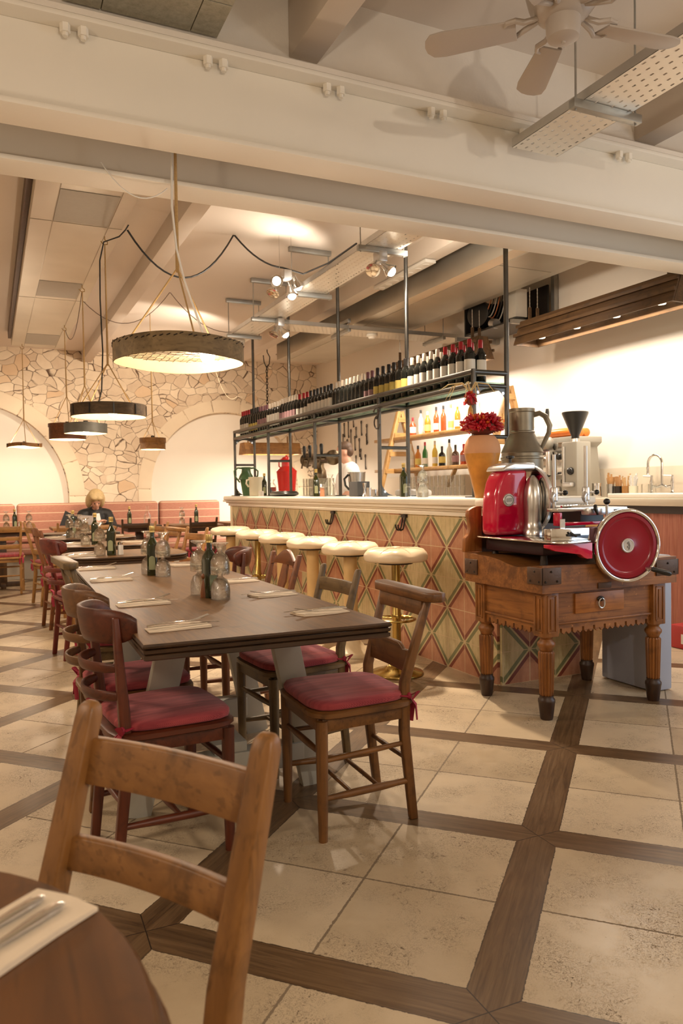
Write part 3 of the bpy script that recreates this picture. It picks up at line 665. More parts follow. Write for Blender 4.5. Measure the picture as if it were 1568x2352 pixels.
# beer tower
t = thing('beer_tower', 'brass beer tower with a row of black tap handles behind the pipe rack', 'beer tap', (3.28, 7.62, ZT))
MB().lathe([(.09, 0), (.09, .02), (.05, .04), (.055, .1), (.075, .2), (.068, .27), (.045, .31), (.05, .37)], 24).build('column', BRONZE, t, ang=50)
MB().lathe([(.03, -.40), (.075, -.39), (.08, -.37), (.075, -.35), (.055, -.33), (.06, -.2), (.05, 0), (.06, .3), (.08, .34), (.08, .37), (.03, .4)], 24, T=frame((0, 0, .40), (0, -1, 0))).build('cross_pipe', BRONZE, t, ang=50)
for i, y in enumerate((-.26, -.10, .06, .22)):
    p = MB().cyl((-.05, y, .40), (-.10, y, .40), .016).build('tap', BRONZE, t); MB().cyl((-.1, y, .415), (-.125, y, .30), .009).build('nozzle', BRONZE, p)
    MB().lathe([(.011, 0), (.017, .04), (.021, .11), (.016, .13)], 12, c=(-.09, y, .42)).build('tap_handle', BLACK, p)
t = thing('water_carafe', 'clear glass carafe on the bar beside the second oil bottle', 'carafe', (2.80, 6.28, ZT)); MB().lathe([(.05, 0), (.055, .06), (.055, .11), (.03, .15), (.022, .17), (.034, .2)], 20).build('body', GLASS, t)
t = thing('pepper_mill', 'orange glass pepper mill between oil bottle and carafe on the bar', 'pepper mill', (2.80, 6.45, ZT)); MB().lathe([(.024, 0), (.022, .07), (.02, .08)], 14).build('body', plain('salmon_salt', (.72, .30, .16), .3), t); MB().lathe([(.02, .08), (.026, .09), (.022, .115)], 14).build('lid', CHROME, t)
t = thing('ice_bucket', 'black and steel ice bucket behind the carafe on the bar', 'bucket', (3.16, 6.46, ZT)); MB().lathe([(.07, 0), (.085, .22), (.09, .225)], 20).build('bucket', SATIN, t); MB().tube([(-.088, 0, .2), (-.13, 0, .16), (-.12, 0, .1), (-.08, 0, .06)], .011).build('handle', BLACK, t)
tag(MB().box(-.06, .06, -.085, .085, 0, .13).build('card_box', plain('grey_card', (.06, .06, .065), .6), bevel=.003), 'dark grey box on the bar in front of the bartender', 'box').location = (2.95, 5.98, ZT)
for i, (y, h, r) in enumerate(((5.70, .115, .02), (5.62, .075, .021), (5.52, .06, .023))):
    pf = [(r, 0), (r*.35, h*.5), (r, h)] if i == 0 else [(r, 0), (r, h), (r*.9, h)]
    tag(MB().lathe(pf, 16).build('bar_jigger', CHROME), ('tall waisted steel jigger next to the grey box on the bar', 'steel measuring cup beside the waisted jigger', 'shortest steel measuring cup by the folded white cloth')[i], 'jigger').location = (2.86, y, ZT)
b = MB().pad(.12, .2, .055, e=2.4, lobes=5, la=.06); tag(b.build('folded_cloth', SHIRT), 'folded white cloth on the bar by the measuring cups', 'cloth').location = (3.29, 5.62, ZT)
t = thing('cocktail_shaker', 'tall steel cocktail shaker tumbler beside the nearest oil bottle', 'shaker', (2.86, 4.79, ZT)); MB().lathe([(.03, 0), (.04, .15), (.041, .152), (.039, .153)], 18).build('cup', CHROME, t)
t = thing('bitters_jar', 'short clear jar in front of the cocktail shaker', 'jar', (2.77, 4.81, ZT)); MB().lathe([(.022, 0), (.024, .07), (.016, .08), (.018, .1)], 16).build('jar', GLASS, t)
# goblets, upside down and stacked
GOB = [(.0405, 0), (.0385, 0.001), (.040, .03), (.038, .055), (.028, .078), (.012, .09), (.0085, .1), (.012, .112), (.03, .122), (.036, .126), (.036, .129), (.01, .128)]
def goblet_mesh():
    b = MB(); b.lathe(GOB + [(.0001, .128)], 24, cap=False)
    b.lathe([(.0365, 0.0015), (.037, .03), (.035, .053), (.025, .073), (.0001, .084)], 24, cap=False); return b
g0 = None
def goblet(loc, label, group=None):
    global g0
    if g0 is None:
        g0 = tag(goblet_mesh().build('water_goblet', GOBG, ang=60), label, 'glass', group); g0.location = loc; return g0
    o = g0.copy(); C.objects.link(o); o.location = loc; o.rotation_euler.z = rnd.random(); o['label'] = label
    if 'group' in o: del o['group']
    if group: o['group'] = group
    return o
goblet((2.78, 4.62, ZT), 'lower upturned goblet beside the cocktail shaker on the bar'); goblet((2.78, 4.62, ZT+.1), 'upper goblet of the stack beside the cocktail shaker')

# vase, chillies, corn and pewter jug at the near end
t = thing('terracotta_vase', 'honey glazed terracotta vase at the near end of the bar', 'vase', (2.742, 3.85, ZT))
MB().lathe([(.046, 0), (.052, .03), (.075, .13), (.098, .22), (.108, .27)], 32, cap=False).build('glazed_body', TERRA, t, ang=60)
MB().lathe([(.108, .27), (.111, .29), (.108, .32), (.096, .35), (.08, .372), (.072, .38)], 32).build('bare_shoulder', plain('bare_clay', (.66, .34, .17), .7, 0, .12, 12), t, ang=60)
def chilis(name, label, loc, n, rx, rz, L, up=.2):
    t = thing(name, label, 'dried chillies', loc); A, B = MB(), MB()
    for i in range(n):
        a = rnd.uniform(0, 2*PI); e = rnd.uniform(-.55, 1.0); r = rnd.uniform(.55, 1)
        d = Vector((math.cos(a)*math.cos(e), math.sin(a)*math.cos(e), math.sin(e))); c = Vector((d.x*rx*r, d.y*rx*r, d.z*rz*r)); d = (d+Vector((rnd.uniform(-.5, .5), rnd.uniform(-.5, .5), up+rnd.uniform(-.5, .4)))).normalized()
        l = L*rnd.uniform(.7, 1.2); bend = Vector((rnd.uniform(-.2, .2), rnd.uniform(-.2, .2), rnd.uniform(-.3, .1)))*l
        (A if rnd.random() < .86 else B).tube([c-d*l*.5, c-d*l*.2, c+d*l*.15+bend*.2, c+d*l*.5+bend*.6], [.005, .0105, .0085, .0012], 6)
    A.build('red_pods', CHILI, t, ang=80)['kind'] = 'stuff'; B.build('orange_pods', CHILI_O, t, ang=80)['kind'] = 'stuff'
    b = MB(); b.ball((0, 0, -.01), (rx*.8, rx*.8, rz*.7)); b.build('bunch_core', plain('chilli_stalks', (.16, .03, .015), .7), t); return t
chilis('chilli_bunch', 'big bunch of dried red chillies crowning the terracotta vase', (2.742, 3.85, ZT+.445), 600, .122, .078, .046)
c = chilis('chilli_bunch', 'small chilli and straw bunch hanging from the near post of the rack', (FX-.055, 4.05, 1.765), 34, .035, .05, .045, -.8)
b = MB()
for i in range(8):
    a = rnd.uniform(0, 2*PI); l = rnd.uniform(.06, .2); b.tube([(0, 0, .04), (math.cos(a)*.05, math.sin(a)*.05, .10), (math.cos(a)*l*.7, math.sin(a)*l*.7, .09), (math.cos(a)*l, math.sin(a)*l, rnd.uniform(-.05, .06))], [.004, .005, .004, .001], 5)
b.build('straw_leaves', STRAW, c)['kind'] = 'stuff'
t = thing('corn_cob', 'dried corn cob hanging below the small chilli bunch on the rack post', 'corn', (FX-.05, 4.055, 1.555)); MB().lathe([(.008, 0), (.018, .03), (.021, .08), (.016, .14), (.006, .165)], 14).build('cob', plain('dried_corn', (.60, .34, .07), .5, 0, .35, 90, .6, 120), t)
t = thing('pewter_jug', 'tall old pewter jug with angular handle behind the terracotta vase', 'jug', (3.06, 3.87, ZT))
MB().lathe([(.10, 0), (.128, .10), (.13, .235), (.134, .24), (.134, .25), (.128, .255), (.127, .275), (.132, .28), (.085, .385), (.078, .40), (.081, .405), (.081, .41), (.076, .415), (.076, .53), (.081, .535), (.081, .555), (.074, .555)], 32).build('body', PEWTER, t, ang=30)
hd = Vector((.83, -.55, 0)).normalized(); P_ = lambda u, z: (hd.x*u, hd.y*u, z)
MB().tube([P_(.07, .515), P_(.11, .525), P_(.145, .505), P_(.172, .445), P_(.165, .40), P_(.118, .30)], [.017, .017, .018, .017, .015, .012], 8).build('handle', PEWTER, t, ang=25)
# ================================================================ chairs
def ties(t, pts, par):
    for (x, y, z, sx) in pts:
        b = MB()
        b.tube([(x-sx*.02, y+.035, z+.012), (x+sx*.012, y+.012, z+.004), (x+sx*.024, y-.018, z), (x, y-.03, z)], .009, 6, flat=.35)
        b.ball((x+sx*.018, y-.03, z), (.012, .011, .013), 8, 6)
        b.tube([(x+sx*.018, y-.03, z), (x+sx*.03, y-.05, z-.03), (x+sx*.03, y-.055, z-.085)], [.006, .014, .011], 6, flat=.3)
        b.tube([(x+sx*.018, y-.03, z), (x-sx*.004, y-.055, z-.03), (x-sx*.01, y-.05, z-.10)], [.006, .012, .010], 6, flat=.3)
        b.tube([(x+sx*.018, y-.03, z), (x+sx*.05, y-.05, z+.02), (x+sx*.035, y-.035, z-.01)], [.005, .011, .005], 6, flat=.35)
        b.build('cushion_tie', RIBBON, par)
def cushion(t, zs, w=.20, d=.195, taper=.07, dy=.005, tp=((-.15, -.15, 1), (.15, -.15, -1))):
    b = MB().pad(w, d, .034, zs, (0, dy), 5, 40, taper=taper, rows=((.95, 0), (.99, .1), (1, .3), (.992, .42), (1, .55), (.97, .8), (.88, .95), (.6, 1.08), (.25, 1.12)))
    c = b.build('cushion', CUSH, t, ang=70); ties(t, [(x, y, zs+.01, -s) for x, y, s in tp], c); return c
def chair(kind, tone, label, loc, rz, group=None, cush=True, seat_z=.445, top=.83, lf=None, fw=.185, bw=.155, wid=1.0):
    t = thing('dining_chair', label, 'chair', (*loc, 0), rz, group); W = lambda ax: wood(tone, ax)
    fy, by = .165, -.165; zs = seat_z
    roundleg = kind != 'slat'
    for s in (-1, 1):
        b = MB()
        if roundleg: b.lathe([(.0155, 0), (.0185, .12), (.021, .3), (.022, zs-.03)], 14, T=Matrix.Translation((s*(fw+.006), fy+.008, 0)) @ Matrix.Shear('XZ', 4, (-.02*s, -.015)) if False else Matrix.Translation((s*fw, fy, 0)))
        else: b.bar((s*fw, fy, 0), (s*fw, fy, zs-.025), .036, .036, (0, 1, 0))
        b.build('front_leg', W('z'), t, ang=45)
    lean = (top-zs)*(lf or (.07 if kind == 'bent' else .24))
    wv = 1.14 if kind in ('chapel', 'carved') else 1.06
    def post(s):
        b = MB(); P = [(s*(bw-.004), by-.035, 0), (s*bw, by, zs-.12), (s*bw, by-.004, zs+.06), (s*bw*wv, by-lean, top-(.02 if kind in ('chapel', 'bent') else 0))]
        rs = []
        for i, p in enumerate(P):
            a, d = ((.027, .031), (.029, .036), (.029, .036), (.025, .026))[i]
            if kind == 'front': a, d = a*1.25, d*1.1
            if kind == 'bent' and i == 3: a, d = .024, .02
            rs.append([Vector((p[0]+sx*a/2, p[1]+sy*d/2, p[2])) for sx, sy in ((-1, -1), (1, -1), (1, 1), (-1, 1))])
        if kind in ('ladder', 'slat'):
            q = P[3]; rs.append([Vector((q[0]+sx*.010, q[1]-.003+sy*.010, q[2]+.014)) for sx, sy in ((-1, -1), (1, -1), (1, 1), (-1, 1))])
        b.rings(rs); return b.build('back_post', W('z'), t, bevel=.005, ang=50)
    post(-1); post(1)
    def at(z):  # y of the back posts and half width at height z
        f = max(0, min(1, (z-zs-.06)/(top-zs-.06))); return by-.004+(-lean+.004)*f, bw*(1+(wv-1)*f)
    # seat
    b = MB().pad(fw+.022, .205, .024, zs-.024, (0, -.005), 6, 36, taper=.07, rows=((.97, 0), (1, .2), (1, .8), (.97, 1), (.5, 1), (.1, 1)))
    b.build('seat', W('y'), t, ang=40)
    b = MB()
    b.box(-fw+.01, fw-.01, fy-.012, fy+.012, zs-.07, zs-.024)
    for s in (-1, 1): b.bar((s*(fw-.002), fy, zs-.047), (s*bw, by, zs-.047), .02, .046, (0, 0, 1))
    b.box(-bw, bw, by-.01, by+.01, zs-.065, zs-.024); b.build('seat_frame', W('x'), t, bevel=.003)
    # stretchers
    def st(p, q, r=.010, mid=.0135): MB().tube([Vector(p).lerp(Vector(q), k/6) for k in range(7)], [r, r*1.1, mid, mid, mid, r*1.1, r], 10).build('stretcher', W('y'), t)
    for s in (-1, 1):
        st((s*fw, fy, .145), (s*bw, by-.02, .145)); 
        if kind in ('chapel', 'ladder', 'slat', 'front'): st((s*fw, fy, .275), (s*bw, by-.012, .285), .008, .010)
    if kind in ('chapel', 'ladder'):
        st((-.172, .05, .145), (.172, .05, .145), .007, .008); st((-.166, -.06, .145), (.166, -.06, .145), .007, .008)
    elif kind == 'bent': st((-.172, .0, .15), (.172, .0, .15), .008, .012)
    st((-fw, fy, .30), (fw, fy, .30), .009, .012); st((-bw, by-.015, .22), (bw, by-.015, .22), .008, .010)
    # back
    def slat(z0, z1, name, curve=.018, th=.016, shape=None, n=14):
        yb_, hw = at((z0+z1)/2); rs = []
        for i in range(n+1):
            u = -1+2*i/n; x = u*(hw-.004); yy = yb_-curve*(1-u*u)+.006; zt = z1+(shape(u) if shape else 0); dl = (zt-z0)*.2
            rs.append([Vector((x, yy+th/2, z0)), Vector((x, yy-th/2, z0)), Vector((x, yy-th/2-dl*.5, zt)), Vector((x, yy+th/2-dl*.5, zt))])
        return MB().rings(rs).build(name, W('x'), t, bevel=.003, ang=50)
    if kind == 'chapel':
        yt, hw = at(top)
        b = MB(); pts = [(-hw-.055, yt-.045), (hw+.055, yt-.045), (hw+.07, yt-.02), (hw+.06, yt+.012), (hw+.02, yt+.03), (-hw-.02, yt+.03), (-hw-.06, yt+.012), (-hw-.07, yt-.02)]
        b.prism(pts, lambda u, v, w_: Vector((u, v, top-.022+w_)), .034); b.build('book_ledge', W('x'), t, bevel=.006)
        slat(top-.075, top-.022, 'back_rail', .004)
        slat(zs+.09, zs+.165, 'shaped_rail', .006, .016, lambda u: .022*(1-min(1, max(0, (abs(u)-.45)/.3)))+.006*(1 if abs(u) > .85 else 0))
    elif kind in ('ladder', 'slat'):
        slat(top-.105, top-.045, 'top_rail', .015); slat(zs+.10, zs+.15, 'back_slat', .018)
        if kind == 'slat': slat(zs+.20, zs+.245, 'back_slat', .018)
    elif kind == 'carved':
        slat(top-.06, top-.015, 'top_rail', .016, .02, lambda u: .035*math.cos(u*PI*.95)-.02*(1 if abs(u) > .8 else 0), 24)
        slat(zs+.08, zs+.115, 'back_slat', .012)
        yb_, hw = at(zs+.2); b = MB(); b.rings([[Vector((sx*w_, y+sy*.006, z)) for sx, sy in ((-1, -1), (1, -1), (1, 1), (-1, 1))] for w_, y, z in ((.04, at(zs+.1)[0]-.008, zs+.10), (.025, at(zs+.18)[0]-.01, zs+.18), (.045, at(zs+.26)[0]-.014, zs+.25), (.03, at(top)[0]+.0, top-.05))]); b.build('carved_splat', W('z'), t)
    elif kind == 'bent':
        def band(z, h, r, th, a, name, dy):
            rs = []; n = 30
            for i in range(n+1):
                u = -1+2*i/n; an = a*u; hh = h*(1-.55*abs(u)**7); x = r*math.sin(an)*1.02; yy = dy-r*math.cos(an)
                nx, ny = math.sin(an), -math.cos(an); prof = []
                for k in range(12):
                    q = 2*PI*k/12; e = 3.2; m = 1/((abs(math.cos(q))**e+abs(math.sin(q))**e)**(1/e)); o_ = th/2*m*math.cos(q); zz = hh/2*m*math.sin(q)
                    prof.append(Vector((x+nx*(o_-zz*0), yy+ny*(o_+zz*.16), z+zz)))
                rs.append(prof)
            return MB().rings(rs).build(name, W('x'), t, ang=60)
        yt, hw = at(top-.05)
        band(top-.052, .112, .19, .022, 1.22, 'curved_top_rail', yt+.125)
        for z in (zs+.115, zs+.205): band(z, .034, .185, .014, 1.02, 'curved_slat', at(z)[0]+.103)
        MB().tube(arc((0, -.02), .165, 200, 340, 14, lambda u, v: Vector((u, v, zs-.045))), .012, 8).build('seat_hoop', W('x'), t)
    if cush: cushion(t, zs+.001, fw+.012, .19)
    return t
RT, LT = R(90), R(-90)       # facing -x (right row) and facing +x (left row)
chair('chapel', 'chapel', 'brown chapel chair with book ledge at the near right corner of the long table', (1.17, 2.52), RT+R(-2), top=.815)
chair('ladder', 'grey', 'greyed wooden chair with red cushion second along the right side of the long table', (1.20, 3.15), RT+R(4), top=.83)
chair('carved', 'auburn', 'carved splat chair with wavy top rail, third along the long table right side', (1.22, 3.92), RT+R(3), top=.85)
chair('bent', 'cherry', 'dark curved back chair at the far end of the long table right side', (1.22, 4.60), RT-R(8), top=.84)
chair('bent', 'cherry', 'worn dark red curved back chair at the near left of the long table', (.515, 2.60), LT+R(6), top=.832)
chair('bent', 'walnut', 'brown curved back chair second along the left side of the long table', (.51, 3.12), LT+R(4), top=.832)
chair('chapel', 'grey', 'greyed chapel chair third along the left side of the long table', (.60, 4.02), LT+R(3), top=.86)
chair('bent', 'oxblood', 'red painted chair with broad top rail and tied red cushion at the second table', (.63, 5.90), LT+R(10), top=.87, lf=.2)
chair('carved', 'auburn', 'brown chair with wavy arched top rail at the third table', (.63, 7.25), LT+R(8), top=.88)
chair('ladder', 'light', 'pale ladder back chair with red cushion at the fourth table', (.63, 8.85), LT+R(14), top=.88)
chair('slat', 'light', 'pale slatted chair with red seat facing the bench at the far left', (.16, 10.05), 0, top=.86)
chair('ladder', 'tan', 'tan ladder back chair facing the bench left of the seated woman', (.86, 9.75), R(4), top=.84)
chair('ladder', 'dark', 'dark chair facing the bench to the right of the seated woman', (1.68, 10.05), R(-3), top=.85)
chair('ladder', 'dark', 'dark ladder back chair with red cushion at the rightmost bench table', (2.42, 9.55), R(-2), top=.86)
chair('ladder', 'tan', 'tan ladder back chair on the far side of the third table', (1.46, 6.75), RT+R(18), top=.86)
chair('ladder', 'tan', 'tan chair on the right of the fourth table before the dark bench chairs', (1.47, 8.45), RT+R(12), top=.86)
chair('chapel', 'tan', 'tan chair half hidden behind the stacked glasses and third table', (1.46, 7.75), RT+R(6), top=.82, cush=False)

# chair in front, its back to the long table
t = thing('dining_chair', 'honey brown ladder back chair close to the camera', 'chair')
d0 = Vector((.198, -.284, 0)).normalized(); nn = Vector((-.82, -.57, 0)).normalized()
def FP(u, v, z): return Vector((.237, 1.144, 0))+d0*u+nn*v+Vector((0, 0, z))
H = wood('honey', 'z'); Hx = wood('honey', 'x')
for s in (-1, 1):
    b = MB(); rs = []
    for (z, v, a, dd, u) in ((0, .02, .036, .034, .165), (.40, .115, .042, .038, .172), (.55, .09, .042, .036, .175), (.835, -.002, .038, .030, .178), (.852, -.006, .034, .024, .178), (.860, -.008, .020, .012, .178)):
        rs.append([FP(s*u+sx*a/2, v+sy*dd/2, z) for sx, sy in ((-1, -1), (1, -1), (1, 1), (-1, 1))])
    b.rings(rs).build('back_post', H, t, bevel=.006, seg=3, ang=50)
    MB().bar(FP(s*.2, .47, 0), FP(s*.2, .47, .43), .036, .036, nn).build('front_leg', H, t, bevel=.004)
    for z in (.16, .28): MB().cyl(FP(s*.2, .47, z), FP(s*.168, .09, z), .011).build('stretcher', H, t)
def fslat(z0, z1, cv, name):
    v0 = .09-.092*((z0+z1)/2-.55)/.285; rs = []
    for i in range(13):
        u = -1+2*i/12; x = u*.164; vv = v0-cv*(1-u*u)*1.0; lean = (z1-z0)*.3
        rs.append([FP(x, vv+.009, z0), FP(x, vv-.009, z0), FP(x, vv-.009-lean, z1), FP(x, vv+.009-lean, z1)])
    MB().rings(rs).build(name, wood('honey', 'y'), t, bevel=.003, ang=50)
fslat(.735, .803, .012, 'top_rail'); fslat(.615, .662, .014, 'back_slat')
b = MB(); b.prism([(-.19, .08), (.19, .08), (.215, .5), (-.215, .5)], lambda u, v, w_: FP(u, v, .42+w_), .022); b.build('seat', Hx, t, bevel=.005)

# ================================================================ tables
def edge_top(t, ol, z, name='table_top'):
    c = Vector((sum(p[0] for p in ol)/len(ol), sum(p[1] for p in ol)/len(ol)))
    def sc_(k): # inset the outline by k metres
        out = []
        n = len(ol)
        for i in range(n):
            p, a, q = Vector(ol[i-1]), Vector(ol[i]), Vector(ol[(i+1) % n]); e1 = (a-p).normalized(); e2 = (q-a).normalized()
            n1 = Vector((-e1.y, e1.x)); n2 = Vector((-e2.y, e2.x)); m = (n1+n2).normalized(); out.append(a+m*(k/max(.4, m.dot(n1))))
        return out
    prof = ((.03, -.05), (.012, -.05), (.004, -.046), (.004, -.034), (.010, -.032), (.004, -.028), (.002, -.018), (.009, -.016), (.002, -.012), (0, -.006), (.004, 0))
    MB().rings([[Vector((p.x, p.y, z+zz)) for p in sc_(k)] for k, zz in prof], True, False).build(name+'_edge' if False else 'moulded_edge', wood('edge', 'x'), t, ang=25)
    MB().rings([[Vector((p.x, p.y, zz)) for p in sc_(k)] for k, zz in ((.004, z-.004), (.004, z), (.008, z+.0008))]).build(name, TOPM, t, ang=60)
def m_top():
    n = N('oak_table_top'); p = n.pos(); v = n.scale(p, (20, 1.5, 1)); d = n.noise(v, 1, 5, .62, 1.1); f = n.noise(n.scale(p, (160, 7, 1)), 1, 3); big = n.noise(p, 3, 3); plank = n.white(n.comb(n.math('FLOOR', n.math('MULTIPLY', n.xyz(p)[0], 5.2)), 0, 0))
    g = n.math('ADD', n.math('ADD', n.math('MULTIPLY', d, .6), n.math('MULTIPLY', f, .22)), n.math('ADD', n.math('MULTIPLY', big, .12), n.math('MULTIPLY', plank, .08)))
    kn = n.math('SUBTRACT', 1, n.step(n.noise(p, 6.5, 2), .25, .32))
    n.set(col=n.mix(n.math('MULTIPLY', kn, .55), n.ramp(g, ((.3, (.062, .028, .010)), (.5, (.145, .073, .028)), (.72, (.235, .130, .056)))), (.035, .02, .012)), rough=n.math('ADD', .36, n.math('MULTIPLY', d, .14)), spec=.16)
    n.bump(f, .08, .001); return n.m
TOPM = m_top()
tb = thing('dining_table', 'long oak dining table with grey painted trestle legs', 'table')
edge_top(tb, [(.385, 2.20), (1.185, 2.175), (1.20, 4.73), (.435, 4.75)], .76)
for y in (2.79, 3.53):
    for s in (-1, 1):
        b = MB(); xc = .815; b.bar((xc+s*.20, y+.0, .712), (xc+s*.36, y+.05, 0), .11, .045, (0, 1, 0)); b.build('trestle_leg', GREYP, tb, bevel=.004)
    MB().box(.815-.30, .815+.30, y-.04, y+.05, .67, .712).build('trestle_beam', GREYP, tb, bevel=.004)
    MB().box(.815-.30, .815+.30, y+.0, y+.085, .10, .19).build('cross_rail', GREYP, tb, bevel=.004)
MB().box(.75, .88, 2.80, 3.60, .19, .23).build('foot_rail', GREYP, tb, bevel=.004)
def rtable(label, x0, x1, y0, y1, z=.76, r=.22, round_right=True):
    t = thing('dining_table', label, 'table')
    ol = arc((x1-r, y0+r), r, -90, 0, 8) + arc((x1-r, y1-r), r, 0, 90, 8) + arc((x0+r, y1-r), r, 90, 180, 8) + arc((x0+r, y0+r), r, 180, 270, 8)
    edge_top(t, ol, z); xc, yc = (x0+x1)/2, (y0+y1)/2
    b = MB(); b.box(xc-.28, xc+.28, yc-.22, yc+.22, z-.11, z-.05); b.build('apron', wood('tan', 'x'), t)
    for sx in (-1, 1):
        for sy in (-1, 1): MB().bar((xc+sx*.26, yc+sy*.2, z-.05), (xc+sx*.27, yc+sy*.21, 0), .05, .05, (0, 1, 0)).build('leg', wood('tan', 'z'), t, bevel=.004)
    return t
rtable('second oak table with rounded corners behind the long table', .45, 1.30, 5.30, 5.98)
rtable('third oak table with rounded corners behind the second one', .47, 1.32, 6.48, 7.12)
rtable('fourth oak table with tall goblets near the tan chairs', .48, 1.33, 7.62, 8.22)
rtable('fifth oak table just before the bench chairs', .50, 1.33, 8.62, 9.15)
def btable(label, x0, x1, y0=10.4, y1=11.05, tone='tan', z=.75):
    t = thing('bench_table', label, 'table'); MB().box(x0, x1, y0, y1, z-.035, z).build('table_top', wood(tone, 'x'), t, bevel=.004)
    xc, yc = (x0+x1)/2, (y0+y1)/2; MB().box(x0+.06, x1-.06, yc-.25, yc+.25, z-.09, z-.036).build('apron', wood('dark', 'x'), t)
    MB().box(xc-.05, xc+.05, yc-.05, yc+.05, .04, z-.09).build('pedestal', wood('dark', 'z'), t, bevel=.004)
    for a in (0, PI/2):
        MB().bar((xc-.26*math.cos(a), yc-.26*math.sin(a), .03), (xc+.26*math.cos(a), yc+.26*math.sin(a), .03), .06, .06).build('foot', wood('dark', 'x'), t, bevel=.004)
btable('small wooden table before the bench at the far left edge', -.25, .50, tone='tan'); btable('wooden table in front of the woman reading', .72, 1.52, tone='tan')
btable('small wooden table with carafe right of the seated woman', 1.62, 2.12, tone='dark'); btable('small dark wooden table at the bench behind the dark ladder back chair', 2.20, 2.86, 9.95, 10.7, 'chapel')
btable('brown table end showing beside the bar post by the bench', 3.02, 3.6, 10.3, 10.95, 'chapel')
# round table in the near corner
t = thing('side_table', 'round edged dark wood table cut off at the lower left corner', 'table')
b = MB(); cc = (-.265, .685); ol = arc(cc, .387, -80, 75, 30) + [(-1.1, .93), (-1.1, .32)]
b.rings([[Vector((cc[0]+(u-cc[0])*k, cc[1]+(v-cc[1])*k, z)) for u, v in ol] for k, z in ((.96, .722), (1, .728), (1, .752), (.985, .76))]); b.build('table_top', wood('walnut_top', 'y', .3, k=.6), t, ang=40)
MB().rings([[Vector((cc[0]+(u-cc[0])*k, cc[1]+(v-cc[1])*k, z)) for u, v in ol] for k, z in ((1.03, .690), (1.04, .695), (1.04, .715), (1.03, .72))]).build('lower_edge', wood('walnut_top', 'y', .3, k=.6), t, ang=40)
MB().box(-.50, -.42, .60, .68, 0, .69).build('pedestal', wood('walnut_top', 'z', .3, k=.6), t)

# napkins with cutlery
def setting(loc, rz, label, name='place_setting'):
    t = thing('cutlery_napkin', label, 'napkin', loc, rz)
    b = MB(); rs = []
    for z, k in ((0, 1), (.0025, 1.0), (.003, .99), (.005, 1.0), (.006, .985)):
        rs.append([Vector((u*k, v*k, z+.003*math.sin(u*22+v*9)*(z/.006))) for u, v in ((-.10, -.042), (-.05, -.045), (.05, -.043), (.10, -.045), (.098, .0), (.085, .04), (.03, .05), (-.04, .045), (-.098, .035))])
    b.rings(rs).build('napkin', NAPK, t)
    k = MB(); k.tube([(-.10, -.012, .013), (-.03, -.014, .015), (.0, -.014, .015)], [.005, .006, .004], 8, flat=.5); k.bar((0, -.014, .015), (.135, -.02, .012), .017, .0018, (0, 0, 1), a2=.007); k.build('knife', CHROME, t)
    k = MB(); k.tube([(-.095, .012, .013), (-.02, .016, .018), (.05, .022, .016)], [.006, .005, .003], 8, flat=.45)
    for i in range(4): k.tube([(.05, .018+i*.003, .016), (.075, .016+i*.006, .02), (.115, .026+i*.006, .030)], .0013, 5)
    k.build('fork', CHROME, t); return t
s0 = None
for (x, y, a, lab) in ((.535, 2.42, 3, 'napkin and cutlery nearest the camera on the left of the long table'), (.53, 3.0, 2, 'napkin and cutlery second along the left of the long table'),
        (.535, 3.90, 1, 'napkin and cutlery third along the left of the long table'), (.545, 4.53, 0, 'napkin and cutlery at the far left corner of the long table'),
        (1.055, 2.46, 183, 'napkin and cutlery at the near right corner of the long table'), (1.06, 2.97, 184, 'napkin and cutlery second along the right of the long table'),
        (1.07, 3.50, 183, 'napkin and cutlery third along the right of the long table'), (1.05, 4.45, 181, 'napkin and cutlery at the far right of the long table'),
        (.555, 5.50, 4, 'napkin and cutlery at the left end of the second table'), (1.12, 5.75, 190, 'napkin and fork at the right end of the second table'),
        (.66, 6.85, 4, 'napkin and cutlery on the left of the third table'), (1.14, 6.80, 182, 'napkin and cutlery on the right of the third table'), (.575, 7.97, 3, 'napkin and cutlery on the left of the fourth table'),
        (1.12, 7.9, 182, 'napkin and cutlery on the right of the fourth table'), (1.1, 8.9, 182, 'napkin and cutlery on the fifth table before the bench')):
    if s0 is None: s0 = setting((x, y, .7615), R(a), lab)
    else: dup(s0, (x, y, .7615), R(a), lab)
t = thing('cutlery_napkin', 'large folded napkin with two blurred cutlery handles on the corner table', 'napkin', (-.015, .79, .761), R(38))
b = MB(); b.rings([[Vector((u, v, z+.0012*math.sin(u*60+v*30)*(z > .003))) for u, v in ((-.16, -.04), (-.05, -.042), (.05, -.04), (.102, -.042), (.105, .0), (.098, .043), (.04, .046), (-.06, .045), (-.16, .05))] for z in (0, .003, .0055)]); b.build('napkin', NAPK, t)
for v in (-.012, .018):
    MB().tube([(-.16, v, .009), (0, v, .010), (.05, v+.001, .010), (.075, v+.001, .010), (.085, v+.001, .010)], [.0045, .0045, .008, .008, .003], 10, flat=.4).build('cutlery_handle', CHROME, t)

